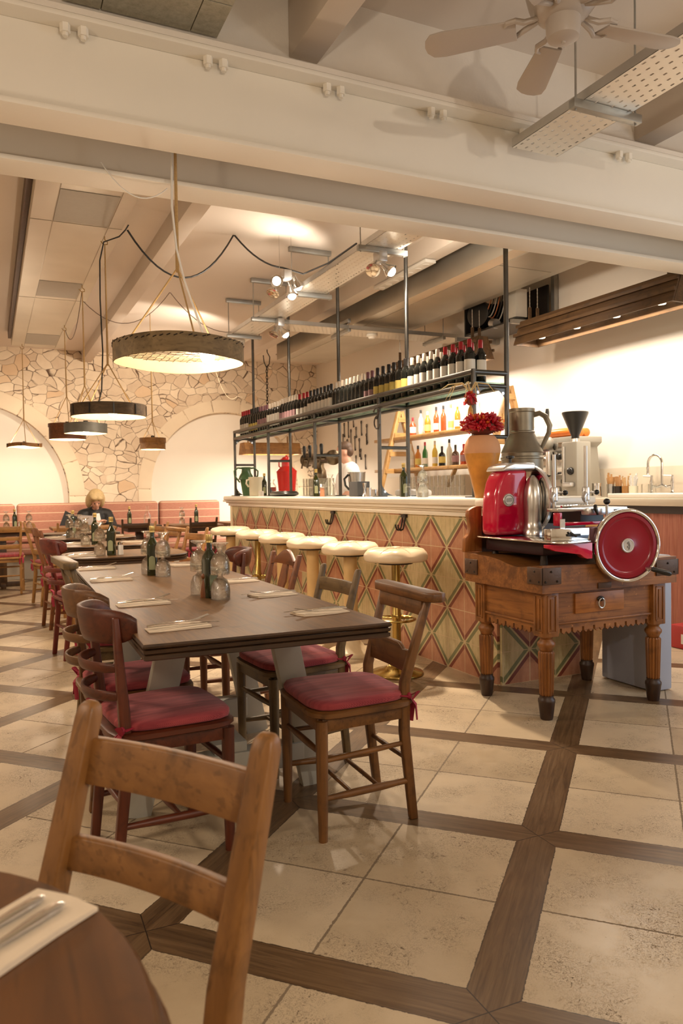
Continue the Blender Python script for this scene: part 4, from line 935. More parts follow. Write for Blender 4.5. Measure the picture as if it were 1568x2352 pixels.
# goblets, oil and mills on the tables
for (x, y, w_) in ((.838, 2.985, 'in front on the long table beside the oil bottle'), (.800, 3.17, 'behind the oil bottle on the near half of the long table'), (.805, 3.95, 'in front on the far half of the long table'), (.765, 4.13, 'at the far bottle of the long table'),
                   (.69, 5.53, 'left of the second table oil bottle'), (.72, 6.70, 'left of the third table oil bottle'), (.70, 7.85, 'left on the fourth table'), (.77, 7.72, 'right on the fourth table'),
                   (.18, 10.62, 'on the far left bench table beside the tall bottle'), (.45, 10.62, 'at the right edge of the far left bench table'), (2.40, 10.42, 'on the rightmost bench table')):
    zt = .7615 if y < 10 else .7515
    if (x, y) == (2.40, 10.42): zt = .7515
    goblet((x, y, zt), 'lower upturned goblet ' + w_); goblet((x, y, zt+.1), 'upper stacked goblet ' + w_)
oil((.815, 3.06, .7615), 'olive oil bottle with gold cap on the near half of the long table', k=1.02); oil((.77, 4.04, .7615), 'olive oil bottle between goblets on the far half of the long table', k=1.02)
oil((.765, 5.50, .7615), 'olive oil bottle on the second table', k=1.05); oil((.80, 6.70, .7615), 'olive oil bottle on the third table', k=1.05); oil((.74, 7.95, .7615), 'olive oil bottle among goblets on the fourth table', k=1.05)
oil((.28, 10.62, .7515), 'olive oil bottle on the far left bench table'); oil((1.72, 10.6, .7515), 'olive oil bottle on the bench table by the seated woman'); oil((2.60, 10.42, .7515), 'olive oil bottle on the rightmost bench table', k=1.05)
def mill(loc, label):
    t = thing('pepper_mill', label, 'pepper mill', loc); MB().lathe([(.017, 0), (.0175, .02), (.013, .05), (.009, .068), (.007, .075)], 16).build('body', wood('auburn', 'z'), t); MB().ball((0, 0, .088), (.0135, .0135, .0135), 14, 10).build('knob', wood('auburn', 'z'), t)
mill((.792, 3.06, .7615), 'small turned wooden pepper mill by the near oil bottle'); mill((.40, 10.62, .7515), 'small dark mill on the far left bench table')
def salt(loc, label):
    t = thing('salt_shaker', label, 'salt shaker', loc); MB().lathe([(.02, 0), (.02, .06), (.017, .07)], 14).build('body', plain('salt', (.8, .76, .7), .3), t); MB().lathe([(.018, .07), (.019, .085), (.012, .093)], 14).build('lid', CHROME, t)
salt((.825, 5.50, .7615), 'salt shaker with steel lid right of the oil bottle on the second table'); salt((.34, 10.6, .7515), 'salt shaker beside the bottle on the far left bench table')
t = thing('wine_carafe', 'slim clear carafe on the bench table right of the seated woman', 'carafe', (1.98, 10.7, .7515)); MB().lathe([(.05, 0), (.05, .12), (.02, .17), (.014, .22), (.02, .26)], 18).build('body', GLASS, t)

# ================================================================ bar stools
stool_y = (4.27, 4.95, 5.66, 6.36, 7.05, 7.86)
names = ('nearest cream bar stool on a brass column with foot ring', 'second nearest bar stool on a thick cream column', 'third bar stool from the near end on a cream column', 'fourth bar stool from the near end on a cream column', 'fifth bar stool from the near end on a dark brass column', 'farthest bar stool with bright cream seat at the bar end')
for i, y in enumerate(stool_y):
    brass = i in (0, 4); t = thing('bar_stool', names[i], 'stool', (2.36-(.03 if i == 5 else 0), y, 0))
    b = MB(); b.pad(.212, .212, .088, .729, e=2, n=60, lobes=6, la=.03, rows=((.55, 0), (.9, .04), (.985, .2), (1, .45), (.985, .68), (.9, .88), (.7, .99), (.4, 1.02), (.12, .93))); b.build('seat', CREAM, t, ang=80)
    b = MB()
    for k in range(6):
        a = 2*PI*(k+.5)/6; b.tube([(r_*math.cos(a), r_*math.sin(a), z_) for r_, z_ in ((.03, .815), (.085, .8165), (.143, .8095), (.182, .7935), (.197, .7735), (.2015, .768), (.199, .742))], .0035, 6)
    b.ball((0, 0, .816), (.014, .014, .006), 12, 6); b.build('seat_piping', CREAM, t)
    MB().lathe([(.11, .715), (.115, .727), (.02, .728)], 24).build('seat_plate', IRON, t)
    if brass:
        MB().lathe([(.029, .06), (.029, .36), (.033, .365), (.033, .385), (.029, .39), (.027, .718)], 20).build('column', BRASS, t, ang=50)
        MB().lathe([(.17, 0), (.172, .008), (.165, .018), (.09, .035), (.055, .06), (.038, .10), (.034, .13)], 36).build('base', BRASS, t, ang=50)
        b = MB(); b.tube([(.12*math.cos(2*PI*k/28), .12*math.sin(2*PI*k/28), .355) for k in range(29)], .008, 8, cap=False)
        for k in range(3): b.cyl((.03*math.cos(2.1*k), .03*math.sin(2.1*k), .358), (.12*math.cos(2.1*k), .12*math.sin(2.1*k), .355), .006)
        b.build('foot_ring', BRASS, t)
    else:
        MB().lathe([(.05, .12), (.05, .715)], 24).build('column', CREAM_P if i else IVORY, t)
        MB().lathe([(.175, 0), (.175, .02), (.16, .035), (.10, .05), (.085, .075), (.065, .095), (.06, .13), (.052, .2)], 36).build('base', IVORY, t, ang=50)

# ================================================================ wall bench
bn = thing('wall_bench', 'long stone wall bench along the end wall', 'bench')
MB().box(XL+.02, 3.4, 11.55, 12.37, 0, .34).build('plinth', STONEB, bn)
for (xa, xb, lab) in ((-1.9, -.5, 'left'), (-.48, .33, 'l'), (.345, 2.405, 'm'), (2.42, 3.4, 'r')):
    what = {'left': 'striped pink back cushion outside the left end of the bench', 'l': 'striped pink back cushion at the left edge behind the small table', 'm': 'long striped pink back cushion behind the seated woman', 'r': 'striped pink back cushion of the bench beside the bar end'}[lab]
    if lab != 'left':
        tag(MB().box(xa+.004, xb-.004, 12.02, 12.21, .475, 1.055).build('back_cushion', BENCHC, bevel=.05, seg=4, ang=50), what, 'cushion')
for (xa, xb, what) in ((-1.2, .9, 'striped pink seat cushion at the left part of the bench'), (.905, 2.3, 'striped pink seat cushion under the seated woman'), (2.305, 3.4, 'striped pink seat cushion of the bench beside the bar end')):
    tag(MB().box(xa+.004, xb-.004, 11.42, 12.02, .342, .47).build('seat_cushion', BENCHC, bevel=.035, seg=3, ang=50), what, 'cushion')
# ================================================================ butcher block
bt = thing('butcher_block', 'old butcher block table with turned fluted legs and scalloped apron', 'butcher block')
BX0, BX1, BY0, BY1 = 2.485, 3.412, 2.992, 3.668
def bh(x, y):
    u, v = (x-BX0)/(BX1-BX0), (y-BY0)/(BY1-BY0)
    return .806+.018*v-.030*math.exp(-((v-.30)/.20)**2)*(1-.5*u)-.012*math.exp(-((u-.45)/.3)**2)
b = MB(); nx, ny = 26, 20
G = [[b.v((BX0+(BX1-BX0)*i/nx, BY0+(BY1-BY0)*j/ny, bh(BX0+(BX1-BX0)*i/nx, BY0+(BY1-BY0)*j/ny))) for i in range(nx+1)] for j in range(ny+1)]
for j in range(ny):
    for i in range(nx): b.f([G[j][i], G[j][i+1], G[j+1][i+1], G[j+1][i]])
per = [G[0][i] for i in range(nx)] + [G[j][nx] for j in range(ny)] + [G[ny][i] for i in range(nx, 0, -1)] + [G[j][0] for j in range(ny, 0, -1)]
low = [b.v((v.co.x, v.co.y, .66)) for v in per]
for i in range(len(per)): b.f([per[i], low[i], low[(i+1) % len(per)], per[(i+1) % len(per)]])
b.f(low); b.build('block_top', wood('block', 'x', .5, .5), bt, ang=50)
for (xa, xb, ya, yb) in ((2.47, 2.60, 2.984, 2.991), (2.476, 2.484, 2.984, 3.10), (3.255, 3.42, 2.984, 2.991), (3.413, 3.42, 2.984, 3.12), (2.476, 2.484, 3.54, 3.66)):
    p = MB().box(xa, xb, ya, yb, .705, .79).build('corner_plate', DARKM, bt, bevel=.002)
    for k in range(3):
        f = (k+.7)/3.4
        c = (xa+(xb-xa)*f, ya-.001, .72+.05*(k % 2)) if xb-xa > .02 else ((xa if xa < 3 else xb), ya+(yb-ya)*f, .72+.05*(k % 2))
        MB().ball(c, (.006, .006, .006), 8, 6).build('nail', IRON, p)
MB().box(2.845, 2.935, 2.986, 2.992, .664, .694).build('name_plate', DARKM, bt, bevel=.002)
AX0, AX1, AY0, AY1 = 2.535, 3.355, 3.04, 3.62
W_ = wood('block', 'x'); Wz = wood('block', 'z')
for (x0, x1, y0, y1) in ((AX0+.03, AX1-.03, AY0+.004, AY0+.026), (AX0+.03, AX1-.03, AY1-.026, AY1-.004)): MB().box(x0, x1, y0, y1, .49, .66).build('apron', W_, bt)
for (x0, x1) in ((AX0+.004, AX0+.026), (AX1-.026, AX1-.004)): MB().box(x0, x1, AY0+.03, AY1-.03, .49, .66).build('apron', wood('block', 'y'), bt)
MB().box(AX0+.075, AX1-.075, AY0-.006, AY0+.004, .486, .498).build('moulding', W_, bt, bevel=.003); MB().box(AX0-.006, AX0+.004, AY0+.075, AY1-.075, .486, .498).build('moulding', wood('block', 'y'), bt, bevel=.003)
def scallop(L):
    pts = [(0, .04), (0, .0)]; n = max(3, int(L/.068))
    for i in range(n):
        a = L*i/n; w = L/n
        pts += [(a+w*.22, -.019), (a+w*.40, -.009), (a+w*.40, .012), (a+w*.60, .012), (a+w*.60, -.009), (a+w*.78, -.019), (a+w, -.004)]
    return pts + [(L, .04)]
MB().prism(scallop(AX1-AX0-.15), lambda u, v, w_: Vector((AX0+.075+u, AY0+.006+w_, .452+v)), .014).build('scalloped_edge', W_, bt); MB().prism(scallop(AY1-AY0-.15), lambda u, v, w_: Vector((AX0+.006+w_, AY0+.075+u, .452+v)), .014).build('scalloped_edge', wood('block', 'y'), bt)
dr = MB().box(2.735, 3.07, 3.034, 3.20, .535, .640).build('drawer', wood('drawer', 'x'), bt, bevel=.002)
h = MB(); h.ball((2.902, 3.030, .603), (.024, .006, .014), 14, 8); h.ball((2.902, 3.025, .603), (.008, .009, .008), 10, 6); h.build('pull_plate', IRON, dr)
h = MB(); h.tube([(2.902+.021*math.sin(2*PI*k/20), 3.022, .580+.025*math.cos(2*PI*k/20)) for k in range(21)], .004, 8, cap=False); h.build('ring_pull', SATIN, dr)
for x, y in ((2.57, 3.068), (3.318, 3.068), (2.57, 3.585), (3.318, 3.585)):
    l = MB().box(x-.045, x+.045, y-.045, y+.045, .43, .66).build('corner_post', Wz, bt, bevel=.003)
    for fx, fy in ((0, -1), (-1, 0)):
        c = Vector((x+fx*.046, y+fy*.046, 0)); q = MB(); t_ = Vector((-fy, fx, 0))
        for s0_, z0, s1_, z1 in ((-.026, .455, -.026, .64), (.026, .455, .026, .64), (-.026, .455, .026, .455), (-.026, .64, .026, .64)): q.bar(c+t_*s0_+Vector((0, 0, z0)), c+t_*s1_+Vector((0, 0, z1)), .007, .006, (fx, fy, 0))
        q.bar(c+Vector((0, 0, .47)), c+Vector((0, 0, .625)), .016, .006, (fx, fy, 0)); q.build('panel_moulding', Wz, l)
    lg = MB().lathe([(.026, .352), (.032, .356), (.036, .37), (.045, .382), (.046, .395), (.036, .408), (.03, .416), (.036, .425), (.04, .432)], 24, (x, y, 0)).build('turned_leg', Wz, bt, ang=60)
    rs = []
    for z, r in ((.125, .033), (.135, .036), (.345, .042), (.353, .036)):
        rs.append([Vector((x+(r-.0055*(k % 4 in (0, 1)))*math.cos(2*PI*k/56), y+(r-.0055*(k % 4 in (0, 1)))*math.sin(2*PI*k/56), z)) for k in range(56)])
    MB().rings(rs).build('fluted_shaft', wood('block', 'z', .4), lg, ang=30)
    MB().lathe([(.030, 0), (.033, .01), (.042, .085), (.044, .092), (.043, .105), (.036, .112), (.036, .125)], 24, (x, y, 0)).build('foot', wood('foot', 'z'), lg, ang=50)
cp = [(2.486, .822), (2.49, .885), (2.492, .905), (2.515, .925), (2.526, .96), (2.522, 1.0), (2.512, 1.035), (2.516, 1.062), (2.54, 1.078), (2.575, 1.088), (2.61, 1.09), (2.61, .822)]
MB().prism(cp, lambda u, v, w_: Vector((u, 3.672+w_, v)), .035).build('carved_bracket', wood('drawer', 'z'), bt, bevel=.006)
MB().box(2.61, 3.40, 3.678, 3.70, .80, 1.03).build('back_board', wood('dark', 'x'), bt)

# ================================================================ red flywheel slicer
sl = thing('meat_slicer', 'red and chrome flywheel meat slicer standing on the butcher block', 'slicer')
for x in (2.62, 3.15):
    for y in (3.14, 3.56): MB().lathe([(.022, bh(x, y)+.001), (.018, .825), (.014, .86)], 14, (x, y, 0)).build('foot', IRON, sl)
MB().box(2.58, 3.20, 3.10, 3.60, .838, .905).build('base', plain('shaded_slicer_base', (.030, .006, .008), .5), sl, bevel=.012)  # dark base, its colour deepened for the shadow under the drip tray
pl = [(2.53, 3.62), (2.50, 3.56), (2.50, 2.97), (2.512, 2.92), (2.545, 2.895), (2.60, 2.893), (2.74, 2.925), (2.80, 3.0), (2.95, 3.10), (2.95, 3.62)]
MB().prism(pl, lambda u, v, w_: Vector((u, v, .914+w_)), .009).build('drip_tray', CHROME, sl, bevel=.003)
bp_ = [(2.532, .924), (2.532, 1.06), (2.54, 1.15), (2.558, 1.225), (2.585, 1.277), (2.62, 1.298), (2.765, 1.302), (2.765, .924)]
body = MB().prism(bp_, lambda u, v, w_: Vector((u, 3.44+w_, v)), .14).build('body', RED, sl, bevel=.03, seg=4, ang=60)
MB().prism([(2.58, 1.285), (2.60, 1.316), (2.66, 1.334), (2.81, 1.332), (2.81, 1.292), (2.64, 1.288)], lambda u, v, w_: Vector((u, 3.43+w_, v)), .17).build('top_cover', ALU, sl, bevel=.012, seg=3, ang=60)
MB().lathe([(.008, 1.33), (.008, 1.355), (.026, 1.362), (.024, 1.372), (.012, 1.376)], 16, (2.675, 3.49, 0)).build('sharpener_knob', BLACK, sl)
em = MB().lathe([(.036, 0), (.036, .008), (.032, .012)], 28, T=frame((2.622, 3.441, 1.125), (-.1, -1, 0))).build('emblem', ALU, body)
b = MB(); T = frame((2.620, 3.428, 1.125), (-.1, -1, 0))
for z in (-.008, -.001, .006): b.tube([T @ Vector((-.018, z, 0)), T @ Vector((.018, z+.003, 0))], .0018, 5)
b.tube([T @ Vector((.027*math.cos(2*PI*k/24), .027*math.sin(2*PI*k/24), 0)) for k in range(25)], .0018, 5); b.build('emblem_mark', plain('emblem_grey', (.2, .2, .2), .5), em)
MB().rings([[Vector((2.772+rx*math.cos(2*PI*k/28), 3.415+ry*math.sin(2*PI*k/28), z)) for k in range(28)] for z, rx, ry in ((.924, .058, .06), (.955, .057, .059), (.962, .05, .055), (1.0, .046, .05), (1.06, .048, .055), (1.13, .05, .06), (1.19, .043, .052), (1.235, .028, .035), (1.262, .01, .012))]).build('slice_deflector', SATIN, sl, ang=60)
X_ = frame((2.822, 3.505, 1.125), (1, 0, 0))
MB().lathe([(.02, -.004), (.178, -.004), (.185, 0), (.178, .003), (.02, .008)], 64, T=X_).build('blade', CHROME, sl, ang=30)
MB().rings([[X_ @ Vector((r*math.cos(a), r*math.sin(a), z)) for r, z in ((.186, -.012), (.196, -.01), (.196, .010), (.186, .012))] for a in [2*PI*k/48 for k in range(0, 49)]], False, False).build('blade_guard', ALU, sl, ang=40)
MB().box(2.52, 2.768, 2.965, 3.02, .924, .985).build('slide_box', CHROME, sl, bevel=.004)
MB().box(2.768, 2.85, 2.97, 3.03, .90, .985).build('slide_end', plain('dark_plum_metal', (.12, .05, .06), .3, .5), sl, bevel=.004)
b = MB(); b.box(2.62, 2.70, 2.955, 2.966, .945, .957); b.cyl((2.632, 2.957, .965), (2.66, 2.94, .945), .006); b.build('thickness_dial', BLACK, sl)
MB().bar((2.64, 3.02, .985), (2.64, 3.02, 1.03), .004, .03, (1, 0, 0)).build('slide_stop', CHROME, sl)
MB().prism([(2.487, .909), (2.487, .892), (2.53, .876), (2.69, .852), (2.715, .835), (2.735, .828), (2.768, .828), (2.768, .909)], lambda u, v, w_: Vector((u, 2.945+w_, v)), .04).build('front_bracket', RED, sl, bevel=.003)
b = MB(); b.box(2.672, 2.70, 3.09, 3.13, .99, 1.06); b.box(2.70, 3.02, 3.09, 3.13, .99, 1.008); b.build('carriage_frame', RED, sl, bevel=.004); MB().box(2.86, 3.02, 3.131, 3.45, .99, 1.06).build('carriage_core', BLACK, sl)
MB().prism([(2.665, 3.085), (3.15, 3.085), (3.15, 3.48), (2.87, 3.48), (2.87, 3.17), (2.665, 3.17)], lambda u, v, w_: Vector((u, v, 1.064+w_)), .018).build('meat_table', SATIN, sl, bevel=.004)
MB().box(2.85, 3.03, 3.06, 3.12, 1.042, 1.08).build('clamp_base', ALU, sl, bevel=.008)
b = MB(); b.tube([(2.79, 3.20, 1.086), (2.90, 3.20, 1.088), (3.02, 3.20, 1.086)], .008, 8); [b.cyl((2.8+.02*k, 3.20, 1.085), (2.8+.02*k, 3.19, 1.10), .004, .001, 6) for k in range(10)]; b.build('spiked_bar', CHROME, sl)
for x, z1 in ((2.784, 1.37), (3.008, 1.42)):
    MB().cyl((x, 3.25, 1.08), (x, 3.25, z1), .010).build('guide_rod', SATIN, sl)
    MB().lathe([(.017, 1.115), (.021, 1.12), (.021, 1.185), (.017, 1.192)], 18, (x, 3.25, 0)).build('clamp_sleeve', ALU, sl)
    MB().tube([(x-.005, 3.24, 1.15), (x-.03, 3.225, 1.155), (x-.045, 3.22, 1.135), (x-.03, 3.225, 1.11)], [.012, .015, .012, .008], 10).build('clamp_hook', ALU, sl)
    k = MB().cyl((x+.015, 3.25, 1.162), (x+.055, 3.24, 1.162), .006).build('clamp_screw', SATIN, sl); MB().ball((x+.066, 3.237, 1.162), .0155, 16, 10).build('clamp_knob', BLACK, k)
k = MB().cyl((2.957, 3.04, 1.0), (2.957, 3.04, 1.10), .0075).build('feed_lever', SATIN, sl); MB().ball((2.957, 3.04, 1.113), .0175, 16, 10).build('lever_knob', BLACK, k)
MB().tube([(2.89, 3.055, 1.095), (2.885, 3.045, 1.075), (2.895, 3.04, 1.045)], [.009, .012, .006], 8).build('clamp_lever', BLACK, sl)
WN = Vector((-.20, -.98, 0)); WC = Vector((2.98, 2.921, .886)); WT = frame(WC, WN)
MB().lathe([(.020, -.03), (.155, -.026), (.172, -.022), (.176, -.010), (.168, .004), (.150, .006), (.140, -.004), (.134, -.0055), (.04, -.002), (.02, .006)], 72, T=WT).build('flywheel', RED_D, sl, ang=35)
MB().rings([[WT @ Vector(((.181+.0115*math.cos(q))*math.cos(a), (.181+.0115*math.cos(q))*math.sin(a), -.008+.021*math.sin(q))) for q in [2*PI*j/14 for j in range(14)]] for a in [2*PI*k/72 for k in range(73)]], False, False).build('flywheel_rim', CHROME, sl, ang=60)
hb = MB().lathe([(.037, -.002), (.037, .006), (.033, .009), (.028, .008), (.027, .0095)], 32, T=WT).build('hub_badge', ALU, sl)
b = MB(); b.tube([WT @ Vector((.006*math.sin(t*2.2), -.02+.04*t/6.0, .0105)) for t in [k*.5 for k in range(13)]], .0022, 6); b.tube([WT @ Vector((.004, -.018, .0105)), WT @ Vector((.008, .0, .0105)), WT @ Vector((.003, .016, .0105))], .002, 6); b.build('badge_script', plain('emblem_grey', (.2, .2, .2), .5), hb)
HB = WC + Vector((.100, -.045, -.122))
k = MB().cyl(HB+Vector((0, .05, 0)), HB+Vector((.012, -.012, 0)), .008).build('crank_pin', SATIN, sl)
MB().lathe([(.009, 0), (.013, .012), (.012, .04), (.0145, .075), (.013, .098), (.009, .105), (.006, .108)], 16, T=frame(HB+Vector((.010, -.008, 0)), (.86, -.42, -.28))).build('crank_handle', BLACK, k, ang=60)
MB().cyl(WC+Vector((.0, .035, 0)), (2.99, 3.12, .886), .018).build('wheel_shaft', SATIN, sl)

pn = thing('painted_panel', 'blue grey painted cabinet panel behind the right legs of the butcher block', 'panel'); MB().box(3.432, 3.58, 3.17, 3.58, .004, .79).build('panel_body', BLUEG, pn, bevel=.012)
MB().box(3.435, 3.535, 3.13, 3.165, .745, .79).build('black_catch', BLACK, pn, bevel=.008)
# ================================================================ sieve pendants
def m_sieve(name, inner):
    return plain(name, inner, .7, 0, .15, 12)
SIN = m_sieve('sieve_inside', (.62, .46, .26))
def pendant(label, c, r, h, m, knot, hook, power, n=4, mesh=False, off=(0, 0), wavy=0, cable=None, bands=0, capw=0):
    t = thing('sieve_pendant', label, 'pendant lamp', c); N_ = 56
    def z_(k, z): return z+wavy*math.sin(3*2*PI*k/N_+1)
    def ring(rr, z): return [Vector((rr*math.cos(2*PI*k/N_), rr*math.sin(2*PI*k/N_), z_(k, z))) for k in range(N_)]
    MB().rings([ring(r-.004, 0), ring(r, .001), ring(r, h), ring(r-.006, h+.001)], False, False).build('wooden_hoop', m, t, ang=60)
    MB().rings([ring(r-.004, 0), ring(r-.0075, .003), ring(r-.0075, h-.003), ring(r-.006, h+.001)], False, False).build('hoop_lining', SIN, t, ang=60)
    if capw: MB().rings([ring(r+.005, h-capw), ring(r+.008, h-capw+.002), ring(r+.008, h+.002), ring(r-.004, h+.004)], False, False).build('upper_band', m, t, ang=60)
    for k in range(bands):
        a = 2*PI*k/bands+.3; p = Vector((math.cos(a), math.sin(a), 0)); MB().bar(p*(r+.002)+Vector((0, 0, .01)), p*(r+.002)+Vector((0, 0, h-.008)), .009, .006, p).build('hoop_stitch', BLACK, t)
    if mesh:
        b = MB(); st = .034; k = -int(r/st)
        for i in range(k, -k+1):
            x = i*st; L = math.sqrt(max(0, (r-.006)**2-x*x))
            if L > .03:
                b.tube([(x, -L+2*L*j/10, h*.62+.002*(-1)**(i+j)) for j in range(11)], .0015, 5); b.tube([(-L+2*L*j/10, x, h*.62-.002*(-1)**(i+j)) for j in range(11)], .0015, 5)
        b.build('wire_mesh', plain('old_wire', (.36, .30, .20), .5, .5), t)
        b = MB()
        for k in range(64):
            a = 2*PI*k/64+rnd.uniform(-.02, .02); p = Vector((math.cos(a)*(r+.001), math.sin(a)*(r+.001), h-.014+rnd.uniform(-.008, .008))); q = p+Vector((-math.sin(a)*.016, math.cos(a)*.016, .006)); b.tube([p, q], .0022, 5)
        b.build('wire_ends', IRON, t)
    for k in range(n):
        a = 2*PI*k/n+.55; p = Vector((r*.93*math.cos(a), r*.93*math.sin(a), h*.75)); MB().tube([p, (0, 0, knot-c[2])], .0042, 6).build('hanging_rope', ROPE, t)
    hk = Vector(hook)-Vector(c); MB().tube([(0, 0, knot-c[2]-.02), (0, 0, knot-c[2]), hk], [.006, .009, .005], 6).build('main_rope', ROPE, t)
    if 3.1 < hook[2] < 3.3: MB().tube([hk+Vector((-.03, 0, .02)), hk+Vector((-.01, 0, -.004)), hk+Vector((.02, 0, .0)), hk+Vector((.02, 0, .02)), hk+Vector((0, 0, .035)), hk+Vector((0, 0, .06))], .004, 6).build('hook', BRASS, t)
    if cable: MB().tube([Vector(p)-Vector(c) for p in cable[1]], .0055, 8).build('power_cable', cable[0], t)
    MB().cyl((off[0], off[1], h*.55), (off[0], off[1], h+.03), .022, n=14).build('lamp_holder', BLACK if not mesh else CREAMC, t)
    MB().ball((off[0], off[1], h*.42), .036, 16, 10).build('bulb', BULB, t)
    lamp('POINT', (c[0]+off[0], c[1]+off[1], c[2]+h*.12), power*1.15, WARM, .04)
    return t
pendant('large weathered sieve pendant lamp hanging from the white beam over the long table', (.835, 3.61, 1.81), .305, .09, wood('sieve', 'x', .7), 2.26, (.838, 3.61, 3.398), 55, 3, True, (.13, -.03), .004, (CABLE_W, [(.96, 3.58, 1.90), (.93, 3.585, 2.0), (.865, 3.60, 2.20), (.83, 3.60, 2.35), (.815, 3.61, 2.55), (.83, 3.61, 3.39)]))
pendant('dark wide sieve pendant with stitched hoop second along the ceiling duct', (.86, 6.15, 1.79), .285, .092, wood('sieve_dark', 'x', .7), 2.21, (.86, 6.15, 3.13), 45, 4, False, (.03, 0), 0, (CABLE_B, [(.78, 6.15, 1.88), (.81, 6.15, 2.0), (.825, 6.15, 2.3), (.815, 6.15, 2.7), (.82, 6.15, 3.0), (.85, 6.13, 3.14), (.95, 6.02, 3.16), (.99, 5.97, 3.20), (1.0, 5.9, 3.215)]), 10)
pendant('zinc grey sieve pendant glowing white below the dark wide sieve', (.857, 7.70, 1.775), .20, .095, plain('zinc_grey', (.16, .155, .135), .5, .5, .3, 16), 2.24, (.857, 7.70, 3.14), 40, 4, False, (0, 0), .003)
pendant('deep brown wooden measure pendant beside the zinc grey sieve', (.86, 9.60, 1.84), .21, .185, wood('auburn', 'x', .6), 2.36, (.855, 9.60, 3.14), 40, 3, False, (0, 0), 0, None, 0, .04)
pendant('small light wood pendant hanging near the niche by the bar end', (1.845, 9.5, 1.725), .152, .14, wood('trough', 'x', .6), 2.08, (1.845, 9.5, 3.395), 26, 3, False, (0, 0), 0, None, 0, .06)
pendant('thin rustic wood sieve pendant in front of the left niche', (.437, 11.0, 1.825), .222, .05, wood('trough', 'x', .6), 2.2, (.44, 11.0, 3.14), 50, 3, False, (0, 0), .006, None, 6)
o = tag(MB().tube(catenary((1.005, 5.98, 3.205), (1.954, 6.34, 3.392), .36, 16)+catenary((1.97, 6.34, 3.392), (2.36, 6.22, 3.13), .06, 8)+[(2.5, 6.1, 3.06), (2.56, 5.7, 3.05), (2.57, 5.2, 3.06)], .0075, 8).build('power_cable', CABLE_B), 'black cable swagging from the ceiling duct over to the bar spotlights', 'cable')
o = tag(MB().tube(catenary((.93, 8.3, 3.19), (1.85, 8.4, 3.39), .28, 14)+catenary((1.86, 8.4, 3.39), (2.56, 8.45, 3.02), .12, 10), .004, 6).build('bead_chain', plain('braided_flex', (.16, .11, .08), .6)), 'thin braided flex looping across the ceiling behind the large pendant', 'cable')
o = tag(MB().tube(catenary((.86, 9.55, 3.13), (.857, 7.75, 3.14), .25, 12), .004, 6).build('braided_flex', plain('braided_flex', (.16, .11, .08), .6)), 'braided flex between two hooks under the ceiling duct', 'cable')
b = MB(); pts = catenary((2.60, 9.3, 2.72), (2.88, 9.3, 2.40), .16, 22) + catenary((2.88, 9.3, 2.40), (3.13, 9.32, 2.49), .045, 12)
b.tube(pts[:23]+pts[24:], .002, 5)
for p in pts: b.ball(p, .0048, 8, 6)
tag(b.build('bead_string', plain('bead_wood', (.34, .27, .19), .5)), 'string of pale beads drooping to the farthest rack pole', 'bead string')
lp = MB().tube(catenary((.835, 3.79, 2.70), (.52, 3.775, 2.77), .10, 12), .003, 6); tag(lp.build('white_flex', CABLE_W), 'loose white flex looping beside the beam above the large pendant', 'cable')

# spotlights
def spot(label, loc, heads, rods=None):
    t = thing('ceiling_spotlight', label, 'spotlight', loc); MB().box(-.035, .035, -.05, .05, -.02, .06).build('gear_box', ALU, t, bevel=.004)
    for r_ in (rods or ()): MB().cyl((r_, 0, .06), (r_, 0, 3.398-loc[2]), .002, n=6).build('suspension_wire', SATIN, t)
    for (dx, dy, dz, d, on) in heads:
        T = frame((dx, dy, dz), d); h = MB().lathe([(.022, -.05), (.024, -.02), (.03, 0), (.052, .035), (.056, .05), (.053, .051)], 24, T=T).build('lamp_head', CHROME, t, ang=60)
        MB().lathe([(.03, .0), (.050, .046)], 24, T=T).build('lamp_glass', BULB_S if on else GLASS, h); on and MB().ball((0, 0, 0), .038, 12, 8).build('filament', BULB_S, h).__setattr__('location', T @ Vector((0, 0, .045))); MB().tube([(0, 0, .02), (dx*.6, dy*.6, dz+.05), (dx, dy, dz)], .005, 6).build('bracket', SATIN, t)
spot('twin starlike spotlight hanging left of the cable tray', (2.38, 6.2, 3.04), ((-.09, -.03, -.05, (-.5, -.85, -.15), True), (.09, 0, -.02, (.45, .2, -.75), True), (-.10, .03, -.10, (-.4, -.3, -.8), False), (.05, .02, -.10, (.1, -.2, -.95), True)), (-.06, .05))
spot('spotlight fixed under the near end of the bar cable tray', (2.71, 5.08, 2.92), ((.05, 0, -.05, (.55, -.35, -.6), True), (-.06, 0, -.06, (-.4, -.6, -.7), False)))
spot('spotlight under the cable tray above the middle of the bar', (2.80, 7.50, 2.93), ((.03, 0, -.06, (.5, -.2, -.75), True), (-.05, 0, -.07, (-.5, -.2, -.8), False)))
t = thing('ceiling_speaker', 'small white round speaker on the cable tray behind the large pendant', 'speaker', (2.74, 8.75, 2.997)); MB().lathe([(.02, -.09), (.06, -.085), (.075, -.02), (.075, 0)], 20).build('housing', WHITE, t)
t = thing('smoke_detector', 'white smoke detector under the crossing cable tray', 'smoke detector', (4.10, 7.92, 3.003)); MB().lathe([(.02, -.055), (.04, -.05), (.045, -.03), (.065, -.025), (.065, 0)], 20).build('housing', WHITE, t)
t = thing('wall_socket', 'long white multi socket strip under the joist beside the bar cable tray', 'socket strip', (3.60, 6.3, 3.228)); MB().box(-.055, .055, -.5, .5, -.03, 0).build('housing', WHITE, t, bevel=.005)
for k in range(7): MB().lathe([(.028, -.036), (.034, -.03)], 14, (0, -.42+.14*k, 0)).build('socket', WHITE, t)
tag(MB().lathe([(.03, -.03), (.06, -.02), (.06, 0)], 16).build('ceiling_box', CEIL), 'round painted ceiling box above the left fan blade', 'ceiling box').location = (2.05, 2.95, 3.56)

